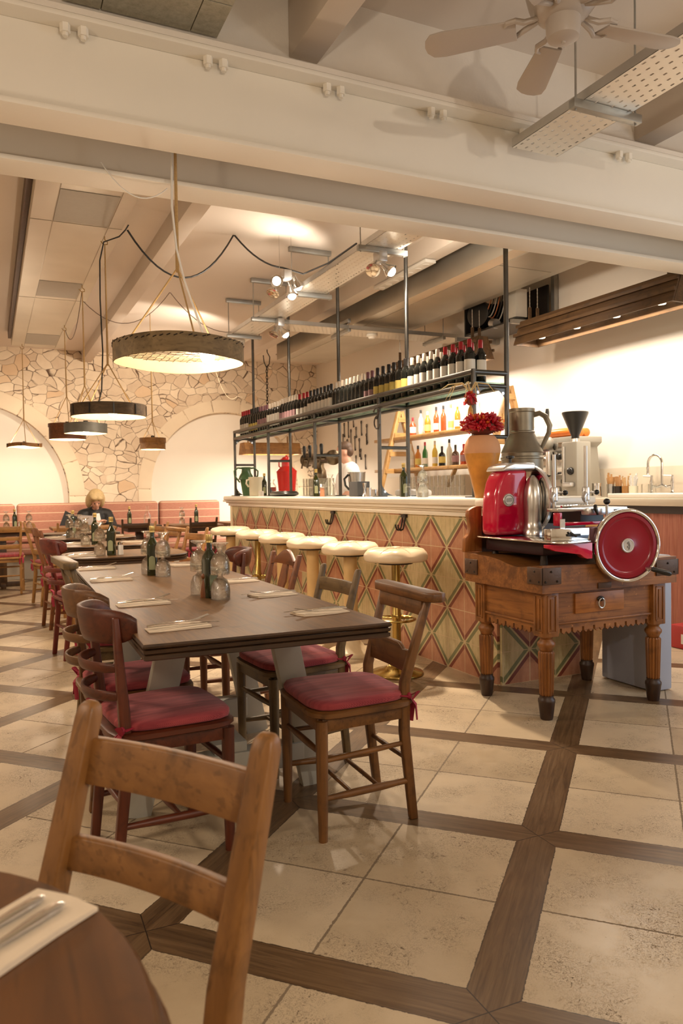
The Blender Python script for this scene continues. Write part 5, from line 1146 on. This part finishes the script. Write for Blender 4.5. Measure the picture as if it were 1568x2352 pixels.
# trough lamps over the back bar
def trough(label, loc, L, w0, w1, h, m, drop, endm=None, axis='y', power=90, ledges=True):
    t = thing('trough_lamp', label, 'pendant lamp', loc, 0 if axis == 'y' else -PI/2)
    for s in (-1, 1):
        MB().rings([[Vector((s*a, y, z)) for a, z in ((w1/2, 0), (w1/2-.016, 0), (w0/2-.016, h), (w0/2, h))] for y in (-L/2, L/2)]).build('side_board', m, t, bevel=.003)
        if ledges:
            for f, dz in ((.33, .03), (.70, .03)):
                a = (w1+(w0-w1)*f)/2; MB().box(min(s*a, s*(a+.022)), max(s*a, s*(a+.022)), -L/2-.01, L/2+.01, h*f, h*f+dz).build('ledge_board', m, t, bevel=.003)
    MB().box(-w0/2+.016, w0/2-.016, -L/2, L/2, h-.015, h).build('top_board', m, t)
    for y in (-L/2, L/2-.02): MB().prism([(-w1/2+.016, .0), (w1/2-.016, .0), (w0/2-.016, h-.015), (-w0/2+.016, h-.015)], lambda u, v, w_: Vector((u, y+w_, v)), .02).build('end_board', m, t)
    for y in (-L/2+.12, L/2-.12):
        for x in (-w0/2+.02, w0/2-.02):
            MB().bar((x, y, h-.03), (x, y, h+.11), .03, .014, (0, 1, 0)).build('strap', m, t)
            if drop > .12: MB().tube([(x, y, h+.1+(drop-.1)*k/12) for k in range(13)], [.006 if k % 2 else .003 for k in range(13)], 6).build('chain', SATIN, t)
    for k in range(4):
        y = -L/2+L*(k+.5)/4; MB().lathe([(.03, h*.45), (.045, h*.3), (.03, h*.16)], 14, (0, y, 0)).build('bulb', BULB_L, t)
    Rz = Matrix.Rotation(0 if axis == 'y' else -PI/2, 3, 'Z'); d = bpy.data.lights.new('lamp_light', 'AREA'); o = bpy.data.objects.new('lamp_light', d); C.objects.link(o)
    d.shape = 'RECTANGLE'; d.size = w1*.7; d.size_y = L*.9; d.energy = power; d.color = WARM2; o.location = Vector(loc)+Vector((0, 0, h*.12)); o.rotation_euler = (0, 0, 0 if axis == 'y' else -PI/2)
    return t
trough('long dark wood trough lamp hanging above the sink and coffee machine', (4.72, 4.97, 2.545), 1.86, .13, .30, .235, wood('lampbrown', 'y', .6), .30, power=85)
trough('dark wood trough lamp behind the wine bottles of the rack', (4.72, 7.50, 2.545), 1.80, .13, .30, .235, wood('lampbrown', 'y', .6), .30, power=120)
tr = trough('tan wooden dough trough lamp seen through the far end of the rack', (3.77, 10.6, 1.725), .86, .22, .34, .17, wood('trough', 'y', .6), .05, axis='x', power=60, ledges=False)
b = MB(); z = 2.05
while z < 3.0:
    k = int((z-2.05)/.045) % 2; c = Vector((3.74, 10.6, z)); a = Vector((1, 0, 0)) if k else Vector((0, 1, 0)); b.tube([c+a*.014*math.cos(2*PI*j/12)+Vector((0, 0, .03*math.sin(2*PI*j/12))) for j in range(13)], .0055, 6, cap=False); z += .045
b.tube([(3.74, 10.6, 3.0), (3.70, 10.6, 3.08), (3.69, 10.6, 3.18)], .008, 8); b.tube([(3.74, 10.6, 3.0), (3.78, 10.6, 3.06), (3.79, 10.6, 3.16), (3.75, 10.6, 3.23), (3.745, 10.6, 3.398)], .008, 8)
b.tube([(3.74, 10.6, 2.06), (3.76, 10.6, 2.0), (3.72, 10.6, 1.96), (3.74, 10.6, 1.90)], .007, 8); ch = tag(b.build('hoist_chain', IRON), 'rusty hoist chain with hook hanging over the tan trough lamp', 'chain')
t = thing('pulley_block', 'old wooden pulley on the rusty hoist chain behind the wine bottles', 'pulley', (3.74, 10.575, 2.30)); MB().ball((0, 0, 0), (.10, .05, .13), 20, 12).build('cheek', wood('tan', 'z'), t); MB().lathe([(.03, -.06), (.035, .0), (.03, .06)], 14, T=frame((0, 0, 0), (0, 1, 0))).build('axle', IRON, t)

# ================================================================ ceiling fan
fan = thing('ceiling_fan', 'white four bladed ceiling fan at the top right', 'ceiling fan', (1.911, 2.166, 2.855))
FANP = plain('fan_paint', (.46, .40, .35), .4, 0, .04)
MB().cyl((0, 0, .28), (0, 0, .695), .014).build('down_rod', FANP, fan); MB().lathe([(.02, .60), (.06, .62), (.075, .694)], 24).build('canopy', FANP, fan)
MB().lathe([(.03, .30), (.07, .27), (.125, .2), (.135, .13), (.12, .07), (.09, .03), (.06, .015)], 32).build('motor_housing', FANP, fan, ang=60)
MB().lathe([(.062, .03), (.060, -.03), (.055, -.048), (.03, -.058), (.008, -.06), (.007, -.066)], 28).build('switch_cup', FANP, fan, ang=50)
for k in range(5):
    a = R(138-72*k); Tm = Matrix.Rotation(a, 4, 'Z'); tilt = Matrix.Rotation(R(12), 4, 'X')
    br = MB()
    for s in (-1, 1): br.tube([Tm @ Vector(p) for p in ((.06, s*.008, .05), (.10, s*.014, .03), (.135, s*.024, .02), (.165, s*.048, .018), (.195, s*.042, .018), (.205, s*.025, .016))], [.010, .010, .011, .010, .009, .006], 8)
    arm = br.build('blade_iron', FANP, fan)
    ol = [(.165, -.045), (.43, -.06), (.475, -.054), (.497, -.028), (.502, 0), (.497, .028), (.475, .054), (.43, .06), (.165, .045)]
    MB().prism(ol, lambda u, v, w_: Tm @ (tilt @ Vector((u, v, .008+w_))), .008).build('blade', FANP, fan, bevel=.002)
# ================================================================ back bar
bc = thing('back_counter', 'tiled back counter along the right wall behind the bar', 'counter')
MB().box(4.72, 5.285, 3.2, 10.0, 1.03, 1.088).build('counter_top', plain('counter_tile', (.76, .66, .52), .35, 0, .05, 3), bc, bevel=.004)
MB().box(5.262, 5.29, 3.2, 10.0, 1.0885, 1.355).build('splash_back', plain('splash_tile', (.78, .68, .54), .3, 0, .04, 2), bc)
MB().box(4.76, 5.28, 3.2, 10.0, .97, 1.029).build('gap_shade_strip', plain('gap_shade', (.05, .035, .03), .6), bc); MB().box(4.85, 5.28, 4.9, 10.0, .0, .968).build('cupboard', wood('pine', 'y'), bc)  # dark strip stands in for the shaded gap under the counter top
b = MB(); cols = []
for i in range(160):
    y = 3.2+1.75*i/159; dx = .016*math.sin(y*58+math.sin(y*17)*1.4); cols.append([b.v((4.79+dx*(.5+.5*k/6), y, .985-.93*k/6)) for k in range(7)])
for a, c in zip(cols, cols[1:]):
    for k in range(6): b.f([a[k], a[k+1], c[k+1], c[k]])
tag(b.build('curtain', CURT, ang=80), 'dusty pink curtain hanging below the back counter at right', 'curtain')
rb = thing('storage_crate', 'red crate with white label on the floor by the pink curtain', 'crate', (4.62, 3.86, 0)); MB().box(-.10, .10, -.16, .16, .002, .17).build('crate_body', plain('crate_red', (.45, .03, .03), .4), rb, bevel=.006); MB().box(-.105, -.1, -.06, .06, .04, .11).build('white_label', LABEL, rb)
# sink and tap
sk = thing('kitchen_sink', 'white ceramic sink on the back counter at right', 'sink'); b = MB(); b.box(4.80, 5.22, 3.35, 4.93, 1.089, 1.128); b.build('basin', WHITE, sk, bevel=.008, seg=3)
fc = thing('kitchen_tap', 'chrome swan neck tap with white lever handles behind the sink', 'tap', (5.17, 4.68, 1.128))
MB().tube([(0, 0, .075), (0, 0, .25)] + [(-.0, .075-.075*math.cos(t_), .25+.075*math.sin(t_)) for t_ in [PI*k/10 for k in range(1, 11)]] + [(0, .15, .21)], .011, 10).build('spout', CHROME, fc); MB().lathe([(.014, -.04), (.011, 0), (.016, .02)], 12, (0, .15, .20)).build('nozzle', CHROME, fc)
MB().tube([(0, -.11, .06), (0, -.05, .05), (0, 0, .065), (0, .05, .05), (0, .11, .06)], .012, 10).build('bridge', CHROME, fc)
for s in (-1, 1):
    p = MB().lathe([(.018, 0), (.012, .02), (.018, .05), (.014, .075), (.018, .09), (.01, .13), (.012, .15)], 14, (0, s*.11, 0)).build('valve', CHROME, fc); MB().cyl((0, s*.11, .14), (-.02, s*.11+.075, .145), .009, .007).build('lever', WHITE, p)
for (y, what, m, h, col) in ((5.02, 'steel cup of brown brushes by the coffee machine', SATIN, .12, (.55, .30, .12)), (4.93, 'wooden handled utensils in a tin left of the sink', IRON, .1, (.42, .22, .09)), (4.84, 'cup of coffee stirrers and sachets left of the sink', wood('tan', 'z'), .1, (.62, .40, .2)), (4.76, 'cup of white paper sachets beside the sink', CREAMC, .1, (.85, .8, .74))):
    t = thing('utensil_cup', what, 'cup', (5.06, y+.13, 1.089)); MB().lathe([(.036, 0), (.038, h), (.034, h)], 16).build('cup', m, t); b = MB(); mm = plain('cup_fill_%d' % int(y*100), col, .7, 0, .3, 60)
    for i in range(9):
        a = rnd.uniform(0, 2*PI); b.bar((.012*math.cos(a), .012*math.sin(a), h*.2), (.036*math.cos(a), .036*math.sin(a), h+rnd.uniform(.05, .11)), .012, .006, a2=.016)
    b.build('contents', mm, t)['kind'] = 'stuff'
for k in range(3): tag(MB().lathe([(.03, 0), (.033, .075), (.031, .075)], 16).build('small_glass', GLASS), 'small clear glass in the row left of the sink', 'glass', 'small glasses left of the sink').location = (5.1, 4.74-.0+k*.075-.02, 1.129 if 4.74+k*.075 < 4.9 else 1.09)
t = thing('steel_jug', 'steel milk jug in front of the coffee machine', 'jug', (4.90, 5.16, 1.089)); MB().lathe([(.045, 0), (.048, .02), (.042, .1), (.044, .13)], 18).build('body', CHROME, t)
# coffee machine
cm = thing('coffee_machine', 'beige and chrome lever coffee machine on the back counter', 'coffee machine')
BEIGE = plain('machine_beige', (.40, .375, .32), .35, .2, .04)
MB().prism([(5.40, 1.10), (5.46, 1.56), (5.40, 1.60), (5.40, 1.655), (6.2, 1.655), (6.2, 1.56), (6.2, 1.26), (5.60, 1.26), (5.56, 1.10)], lambda u, v, w_: Vector((4.86+w_, u, v)), .34).build('housing', BEIGE, cm, bevel=.008)
MB().box(4.84, 5.18, 5.58, 6.18, 1.09, 1.19).build('drip_base', SATIN, cm, bevel=.006); MB().box(4.80, 4.86, 5.48, 6.1, 1.30, 1.60).build('chrome_front', CHROME, cm, bevel=.004); MB().box(4.9, 5.16, 5.62, 6.16, 1.19, 1.26).build('back_panel', SATIN, cm)
for y in (5.62, 5.86):
    g = MB().cyl((4.76, y, 1.30), (4.76, y, 1.52), .034).build('group_head', CHROME, cm); MB().ball((4.76, y, 1.60), (.045, .04, .06), 16, 10).build('lever_pivot', BEIGE, g); MB().cyl((4.76, y, 1.62), (4.74, y, 1.82), .009).build('lever_arm', CHROME, g)
    MB().lathe([(.010, 0), (.017, .03), (.019, .09), (.014, .12)], 14, (4.74, y, 1.80)).build('lever_handle', BLACK, g); MB().cyl((4.76, y, 1.30), (4.66, y-.03, 1.28), .014).build('filter_handle', BLACK, g)
for p in ((4.83, 5.50, 1.24), (4.79, 5.52, 1.47)): MB().ball(p, .032, 16, 10).build('valve_knob', BLACK, cm)
gr = thing('coffee_grinder', 'grey coffee grinder with black cone hopper beside the lever machine', 'coffee grinder', (4.75, 5.26, 1.089))
MB().box(-.075, .09, -.10, .10, 0, .50).build('body', BEIGE, gr, bevel=.012); MB().lathe([(.03, .50), (.034, .52), (.034, .55), (.115, .75), (.115, .765), (.105, .768)], 28).build('hopper', BLACK, gr, ang=40); MB().lathe([(.04, .48), (.04, .53)], 20).build('collar', CHROME, gr)
MB().box(-.13, -.075, -.075, .03, .10, .14).build('chute', ALU, gr, bevel=.01); MB().ball((-.085, -.03, .24), .034, 14, 10).build('dial', BLACK, gr); MB().cyl((-.08, .06, .12), (-.08, .06, .46), .012).build('dosing_rod', SATIN, gr)
for k in range(3):
    t = tag(MB().lathe([(.008, 0), (.038, .012), (.042, .05), (.042, .30), (.036, .345), (.008, .36)], 20, T=frame((0, 0, 0), (0, 1, 0))).build('wrapped_salami', ORANGE), ('orange wrapped sausage on top of the coffee machine, front one', 'orange wrapped sausage on top of the coffee machine, middle one', 'orange wrapped sausage on top of the coffee machine, against the wall')[k], 'sausage'); t.location = (4.92+.09*k, 5.44+.02*k, 1.70)
t = tag(MB().pad(.13, .2, .13, e=2.3, lobes=7, la=.07, rows=((.85, 0), (1, .2), (.95, .5), (.8, .75), (.55, .95), (.2, 1))).build('paper_bundle', SHIRT), 'crumpled white paper bundle on the coffee machine behind the levers', 'paper'); t.location = (5.0, 5.98, 1.657)
# ladder shelf
ls = thing('ladder_shelf', 'pine ladder shelf unit with two plank shelves along the right wall', 'shelf')
Pz, Py = wood('pine', 'z'), wood('pine', 'y')
for y, hgt in ((8.75, 1.12), (6.45, 1.16)):
    za = 1.089; ap = za+hgt
    for s in (-1, 1): MB().bar((4.93+s*.33, y, za), (4.93+s*.02, y+s*.004, ap), .05, .07, (0, 1, 0)).build('ladder_leg', Pz, ls, bevel=.004)
    for f in (.30, .5, .72, .9):
        z = za+hgt*f; w_ = .33*(1-f)+.02; MB().box(4.93-w_, 4.93+w_, y-.05, y-.028, z-.03, z+.03).build('rung', wood('pine', 'x'), ls)
for z in (1.862, 1.455): MB().box(4.80, 5.08, 6.25, 9.25, z-.04, z).build('plank', Py, ls, bevel=.003)
for z in (1.415,): MB().bar((4.86, 7.35, z-.001), (4.92, 7.6, z-.20), .04, .03).build('brace', Py, ls)
SPR = [(.036, 0), (.038, .005), (.038, .15), (.034, .175), (.016, .205), (.014, .25)]
SQU = [(.042, 0), (.043, .005), (.042, .13), (.035, .15), (.014, .17), (.013, .21)]
TAL = [(.033, 0), (.034, .005), (.034, .18), (.026, .21), (.013, .235), (.012, .285)]
def spirits(z, x, items):
    for (y, prof, m, lab, cap, what) in items:
        tp = prof[-1][1]; bottle('spirit_bottle', what, cap, lab, (.04, .115), prof, m, (tp-.004, tp+.03), 1, (x, y, z+.001)).rotation_euler.z = -.3
spirits(1.862, 4.93, ((8.42, SQU, ROSSO, LABEL, CAP_R, 'squat red brown bottle leftmost on the upper ladder shelf'), (8.22, TAL, CLEARB, LABEL, CAP_B, 'pale whisky bottle with black cap on the upper ladder shelf'), (8.06, SPR, AMBER, LABEL_Y, CAP_W, 'amber bottle with brown label on the upper ladder shelf'),
    (7.86, TAL, ROSSO, LABEL, CAP_B, 'orange red bottle with white label on the upper ladder shelf'), (7.70, TAL, ROSSO, None, CAP_B, 'plain orange red bottle on the upper ladder shelf'), (7.54, TAL, CLEARB, LABEL_Y, CAP_G, 'clear bottle with yellow cap on the upper ladder shelf'),
    (7.40, TAL, AMBER, LABEL, CAP_W, 'light amber bottle with pale cap on the upper ladder shelf'), (7.26, TAL, CLEARB, LABEL, CAP_R, 'clear bottle with red cap on the upper ladder shelf'), (7.12, TAL, YELB, LABEL_Y, CAP_G, 'yellow green bottle near the chilli bunch on the upper ladder shelf'), (6.98, SPR, CLEARB, None, CAP_W, 'clear bottle by the corn cob on the upper ladder shelf')))
spirits(1.455, 4.93, ((8.48, TAL, CLEARB, LABEL, CAP_W, 'clear bottle leftmost on the lower ladder shelf'), (8.30, SPR, AMBER, LABEL_Y, CAP_B, 'amber bottle with yellow label on the lower ladder shelf'), (8.13, TAL, GREENB, LABEL, CAP_R, 'green bottle with red cap on the lower ladder shelf'), (7.90, TAL, YELB, LABEL, CAP_W, 'yellow bottle with pale neck on the lower ladder shelf'),
    (7.74, SQU, WINE, LABEL_Y, CAP_B, 'squat black bottle with yellow label on the lower ladder shelf'), (7.58, TAL, CLEARB, None, CAP_B, 'slim clear bottle with black cap on the lower ladder shelf'), (7.45, SQU, plain('dark_whisky', (.10, .06, .04), .1), LABEL_P, CAP_B, 'square shouldered dark whiskey bottle on the lower ladder shelf'), (7.28, SQU, ROSSO, LABEL_P, CAP_R, 'small red brown bottle on the lower ladder shelf'), (7.10, SPR, WINE, None, CAP_B, 'round dark bottle at the near end of the lower ladder shelf')))
for k, (y, x) in enumerate(((6.88, 4.93), (6.74, 4.90), (6.60, 4.95))):
    t = thing('orange_pumpkin', ('small orange pumpkin on the upper ladder shelf beside the bottles', 'small orange pumpkin in the middle of the three on the ladder shelf', 'small orange pumpkin at the ladder leg above the pewter jug')[k], 'pumpkin', (x, y, 1.863)); MB().pad(.062, .062, .10, e=2, lobes=8, la=.05, rows=((.4, 0), (.85, .12), (1, .45), (.9, .8), (.5, 1), (.1, .93))).build('body', ORANGE, t, ang=70); MB().tube([(0, 0, .09), (.004, 0, .115), (.014, 0, .125)], .006, 6).build('stem', STRAW, t)
for k in range(15):
    for l in range(2):
        o = MB().lathe([(.034, 0), (.04, .125), (.038, .125), (.032, .004)], 14, cap=False).build('tall_glass', GLASS); o.location = (4.86, 7.22+k*.092, 1.0895+.128*l)
        tag(o, 'tall clear glass in the stacked rows on the counter below the ladder shelf', 'glass', 'tall glasses below the ladder shelf')
# old keys on the wall
kp = [(779, 985), (790, 975), (800, 968), (812, 962), (787, 1000), (806, 990), (818, 985), (830, 972), (842, 980), (797, 1012), (815, 1005), (825, 1010), (841, 1000), (800, 1035), (817, 1048), (828, 1033), (838, 1045)]
for i, (px, py) in enumerate(kp):
    y = 11.253-(px-790)*.01575; z = 2.258-(py-975)*.00716-(0.0017*(px-790))*.6; L = .15+.06*(i % 3)
    b = MB(); b.tube([(5.288, y+.018*math.cos(2*PI*k/14), z+.022*math.sin(2*PI*k/14)) for k in range(15)], .006, 6, cap=False); b.cyl((5.288, y, z-.02), (5.288, y, z-L), .007, n=8); b.box(5.284, 5.292, y-.03, y, z-L+.004, z-L+.022); b.box(5.284, 5.292, y-.022, y, z-L+.03, z-L+.042)
    tag(b.build('old_key', IRON), 'one of the old iron keys hung on the wall behind the bartender', 'key', 'iron keys on the wall')
# air conditioner
ac = thing('air_conditioner', 'opened black air conditioning unit on brackets under the right ceiling', 'air conditioner')
b = MB(); b.box(4.80, 5.22, 6.15, 7.05, 2.86, 2.88); b.box(4.80, 5.22, 7.03, 7.05, 2.88, 3.25); b.box(5.20, 5.22, 6.15, 7.03, 2.88, 3.25); b.build('casing', BLACK, ac)
MB().lathe([(.13, 0), (.14, .01), (.14, .06), (.12, .07), (.03, .07)], 28, T=frame((4.86, 6.82, 3.06), (-1, -.3, 0))).build('fan_drum', plain('fan_drum', (.03, .028, .025), .35, .4), ac); MB().box(4.81, 4.95, 6.16, 6.30, 2.90, 3.18).build('control_box', plain('control_box', (.62, .58, .5), .5), ac, bevel=.004)
for k in range(6): MB().tube(catenary((4.84, 6.35+.05*k, 3.2), (4.86, 6.55+.06*k, 2.95+.03*k), .10, 10), .006, 6).build('pipe', (COPPERP, BLACK, plain('copper', (.6, .25, .12), .3, .8))[k % 3], ac)
MB().cyl((4.84, 6.52, 2.90), (4.84, 6.60, 2.92), .05).build('motor', plain('motor_silver', (.5, .5, .5), .3, .8), ac)
for y in (6.12, 7.1): MB().box(4.72, 5.29, y-.02, y+.02, 2.815, 2.857).build('bracket_arm', GALV_D, ac); MB().box(5.24, 5.29, y-.025, y+.025, 2.82, 3.35).build('bracket_post', GALV_D, ac)
# ================================================================ people
def body_obj(name, b, mat, par, vox=.011, sm=6):
    o = b.build(name, mat, par); m = o.modifiers.new('r', 'REMESH'); m.mode = 'VOXEL'; m.voxel_size = vox; m.use_smooth_shade = True
    s = o.modifiers.new('s', 'SMOOTH'); s.iterations = sm; s.factor = .5; return o
def limb(b, pts, rs, n=14):
    P = []; Q = []
    for i in range(len(pts)-1):
        for k in range(5): P.append(Vector(pts[i]).lerp(Vector(pts[i+1]), k/5)); Q.append(rs[i]+(rs[i+1]-rs[i])*k/5)
    P.append(Vector(pts[-1])); Q.append(rs[-1]); b.tube(P, Q, n)
    for p, r in zip(pts, rs): b.ball(p, r*.99, 12, 8)
def head(b, c, f, s=1.0):
    """c centre of the skull, f the way the face looks"""
    f = Vector(f).normalized(); T = frame(c, Vector((0, 0, 1))-f*f.z, f); L = lambda x, y, z: T @ Vector((x*s, y*s, z*s))
    def el(x, y, z, rx, ry, rz):
        B = MB(); B.ball((0, 0, 0), (rx*s, ry*s, rz*s), 18, 12)
        for v in B.bm.verts: v.co = T @ (v.co+Vector((x*s, y*s, z*s)))
        mp = {v: b.bm.verts.new(v.co) for v in B.bm.verts}
        for fc_ in B.bm.faces: b.bm.faces.new([mp[v] for v in fc_.verts])
        B.bm.free()
    el(-.01, 0, .03, .098, .077, .088); el(.02, 0, -.04, .072, .06, .085); el(.055, 0, -.095, .03, .032, .026)
    el(.096, 0, -.022, .018, .014, .026); el(.088, 0, -.068, .012, .024, .011)
    for q in (-1, 1): el(-.005, q*.078, -.02, .022, .010, .032)
    return L, T
def hand(b, w, d, up_, s=1.0, curl=.5, side=1):
    d = Vector(d).normalized(); u = Vector(up_)-d*d.dot(Vector(up_)); u.normalize(); x = d.cross(u)
    b.tube([w, w+d*.04*s, w+d*.085*s], [.026*s, .034*s, .034*s], 10, flat=.55)
    for i, L in enumerate((.068, .078, .072, .056)):
        o_ = w+d*.08*s+x*(-.027+.018*i)*s; p1 = o_+(d*.5*L-u*curl*.2*L)*s; p2 = p1+(d*.45*L-u*curl*.8*L)*s; b.tube([o_-d*.01, o_, p1, p2], [.0095*s, .0095*s, .009*s, .007*s], 8)
    t0 = w+d*.03*s-x*.03*s*side; b.tube([t0, t0+(d*.03-x*.025*side)*s, t0+(d*.065-x*.028*side-u*.012)*s], [.012*s, .011*s, .008*s], 8)
# the seated woman reading
wm = thing('person', 'seated person with blond hair in a black coat reading a sheet', 'person', (1.40, 11.60, 0))
b = MB(); hc = Vector((0, -.075, 1.095)); F = Vector((.0, -.86, -.5))
L, T = head(b, hc, (0.05, -.9, -.75))
limb(b, [(0, .06, .90), (0, .0, 1.0)], [.056, .052]); limb(b, [(0, .16, .62), (0, .165, .68), (0, .12, .78), (0, .07, .90)], [.135, .13, .14, .10])
for s in (-1, 1):
    limb(b, [(s*.15, .08, .885), (s*.21, -.04, .70), (s*.09, -.25, .785)], [.055, .044, .03]); hand(b, Vector((s*.09, -.25, .785)), (-s*.45, -.8, .25), (0, 0, 1), .95, .6, s)
    limb(b, [(s*.09, .10, .57), (s*.10, -.33, .56), (s*.10, -.36, .09)], [.085, .062, .042]); limb(b, [(s*.10, -.36, .065), (s*.10, -.50, .04)], [.038, .028])
body_obj('body', b, SKIN, wm)
b = MB(); limb(b, [(0, .15, .635), (0, .155, .69), (0, .115, .80), (0, .075, .885)], [.16, .162, .178, .13])
for s in (-1, 1): limb(b, [(s*.13, .08, .89), (s*.17, .075, .875), (s*.235, -.04, .70), (s*.12, -.215, .775)], [.085, .088, .07, .055])
limb(b, [(-.08, .10, .93), (0, .13, .955), (.08, .10, .93)], [.06, .062, .06]); body_obj('coat', b, COAT, wm, .012, 4)
b = MB(); b.rings([[Vector((x, y, z)) for x, y, z in r] for r in (((-.075, -.075, .60), (.075, -.075, .60), (.075, .0, .60), (-.075, .0, .60)), ((-.068, -.085, .78), (.068, -.085, .78), (.068, .0, .78), (-.068, .0, .78)), ((-.05, -.055, .90), (.05, -.055, .90), (.05, .02, .90), (-.05, .02, .90)))]); body_obj('shirt', b, SHIRT, wm, .01, 8)
b = MB()
def hairblob(pts):
    for (x, y, z, rx, ry, rz) in pts:
        B = MB(); B.ball((0, 0, 0), (rx, ry, rz), 18, 12)
        for v in B.bm.verts: v.co = T @ (v.co+Vector((x, y, z)))
        mp = {v: b.bm.verts.new(v.co) for v in B.bm.verts}
        for f_ in B.bm.faces: b.bm.faces.new([mp[v] for v in f_.verts])
hairblob([(-.03, 0, .055, .115, .115, .10), (-.04, .088, -.04, .075, .05, .125), (-.04, -.088, -.04, .075, .05, .125), (-.08, 0, -.03, .065, .10, .12), (.045, .035, .085, .055, .055, .04), (.04, -.04, .085, .055, .055, .04)]); body_obj('hair', b, BLOND, wm, .009, 3)
b = MB()
for q in (-1, 1): b.ball(L(.083, q*.03, .0), .0085, 10, 8)
b.build('eyes', plain('eye_dark', (.03, .02, .02), .2), wm)
t = tag(MB().rings([[Vector((x, y, z)) for x, y, z in ((-.12, 0, 0), (.12, 0, 0), (.12, .001, 0), (-.12, .001, 0))], [Vector((x, y, z)) for x, y, z in ((-.115, -.09, .19), (.125, -.07, .17), (.125, -.069, .17), (-.115, -.089, .19))]]).build('menu_sheet', plain('menu_paper', (.62, .58, .56), .7)), 'pale menu sheet held by the seated blond person', 'menu'); t.location = (1.20, 11.14, .752); t.scale = (.85, .8, .75)
t = tag(MB().prism([(-.12, 0), (.13, .0), (.14, .10), (-.04, .21)], lambda u, v, w_: Vector((u, .0+w_, v)), .012).build('menu_folder', plain('dark_folder', (.02, .022, .026), .5)), 'dark menu folder standing at the left of the seated person', 'menu'); t.location = (.98, 11.12, .752)
# the bartender
br = thing('person', 'person in a white t-shirt working behind the bar', 'person', (4.02, 8.42, 0), R(65))
# local frame: faces +y
b = MB(); L, T = head(b, Vector((0, .06, 1.655)), (0, 1, -.25)); limb(b, [(0, .0, 1.46), (0, .035, 1.57)], [.062, .058]); limb(b, [(0, 0, .96), (0, 0, 1.12), (0, .0, 1.30), (0, -.005, 1.42)], [.15, .135, .15, .11])
for s in (-1, 1):
    limb(b, [(s*.18, 0, 1.41), (s*.235, .02, 1.14), (s*.19, .20, 1.02)], [.058, .046, .033]); hand(b, Vector((s*.19, .20, 1.02)), (-s*.2, .8, -.3), (0, 0, 1), 1, .6, s)
    limb(b, [(s*.09, 0, .94), (s*.10, .01, .50), (s*.10, -.01, .09)], [.10, .065, .045]); limb(b, [(s*.10, .0, .05), (s*.11, .17, .04)], [.042, .032])
body_obj('body', b, SKIN, br)
b = MB(); limb(b, [(0, 0, .92), (0, 0, 1.12), (0, 0, 1.30), (0, -.005, 1.42)], [.175, .165, .178, .125])
for s in (-1, 1): limb(b, [(s*.13, 0, 1.42), (s*.18, 0, 1.405), (s*.22, .012, 1.22)], [.082, .085, .076])
body_obj('t_shirt', b, SHIRT, br, .012, 4)
b = MB()
for s in (-1, 1): limb(b, [(s*.09, 0, .93), (s*.10, .01, .50), (s*.10, -.01, .10)], [.118, .085, .07])
body_obj('trousers', b, plain('dark_trousers', (.03, .03, .035), .8), br, .012, 4)
b = MB(); hairblob([(-.022, 0, .055, .095, .085, .075), (-.06, 0, .0, .058, .075, .075)]); body_obj('hair', b, BROWNH, br, .009, 3)
b = MB()
for q in (-1, 1): b.ball(L(.083, q*.03, .0), .0085, 10, 8)
b.build('eyes', plain('eye_dark', (.03, .02, .02), .2), br)
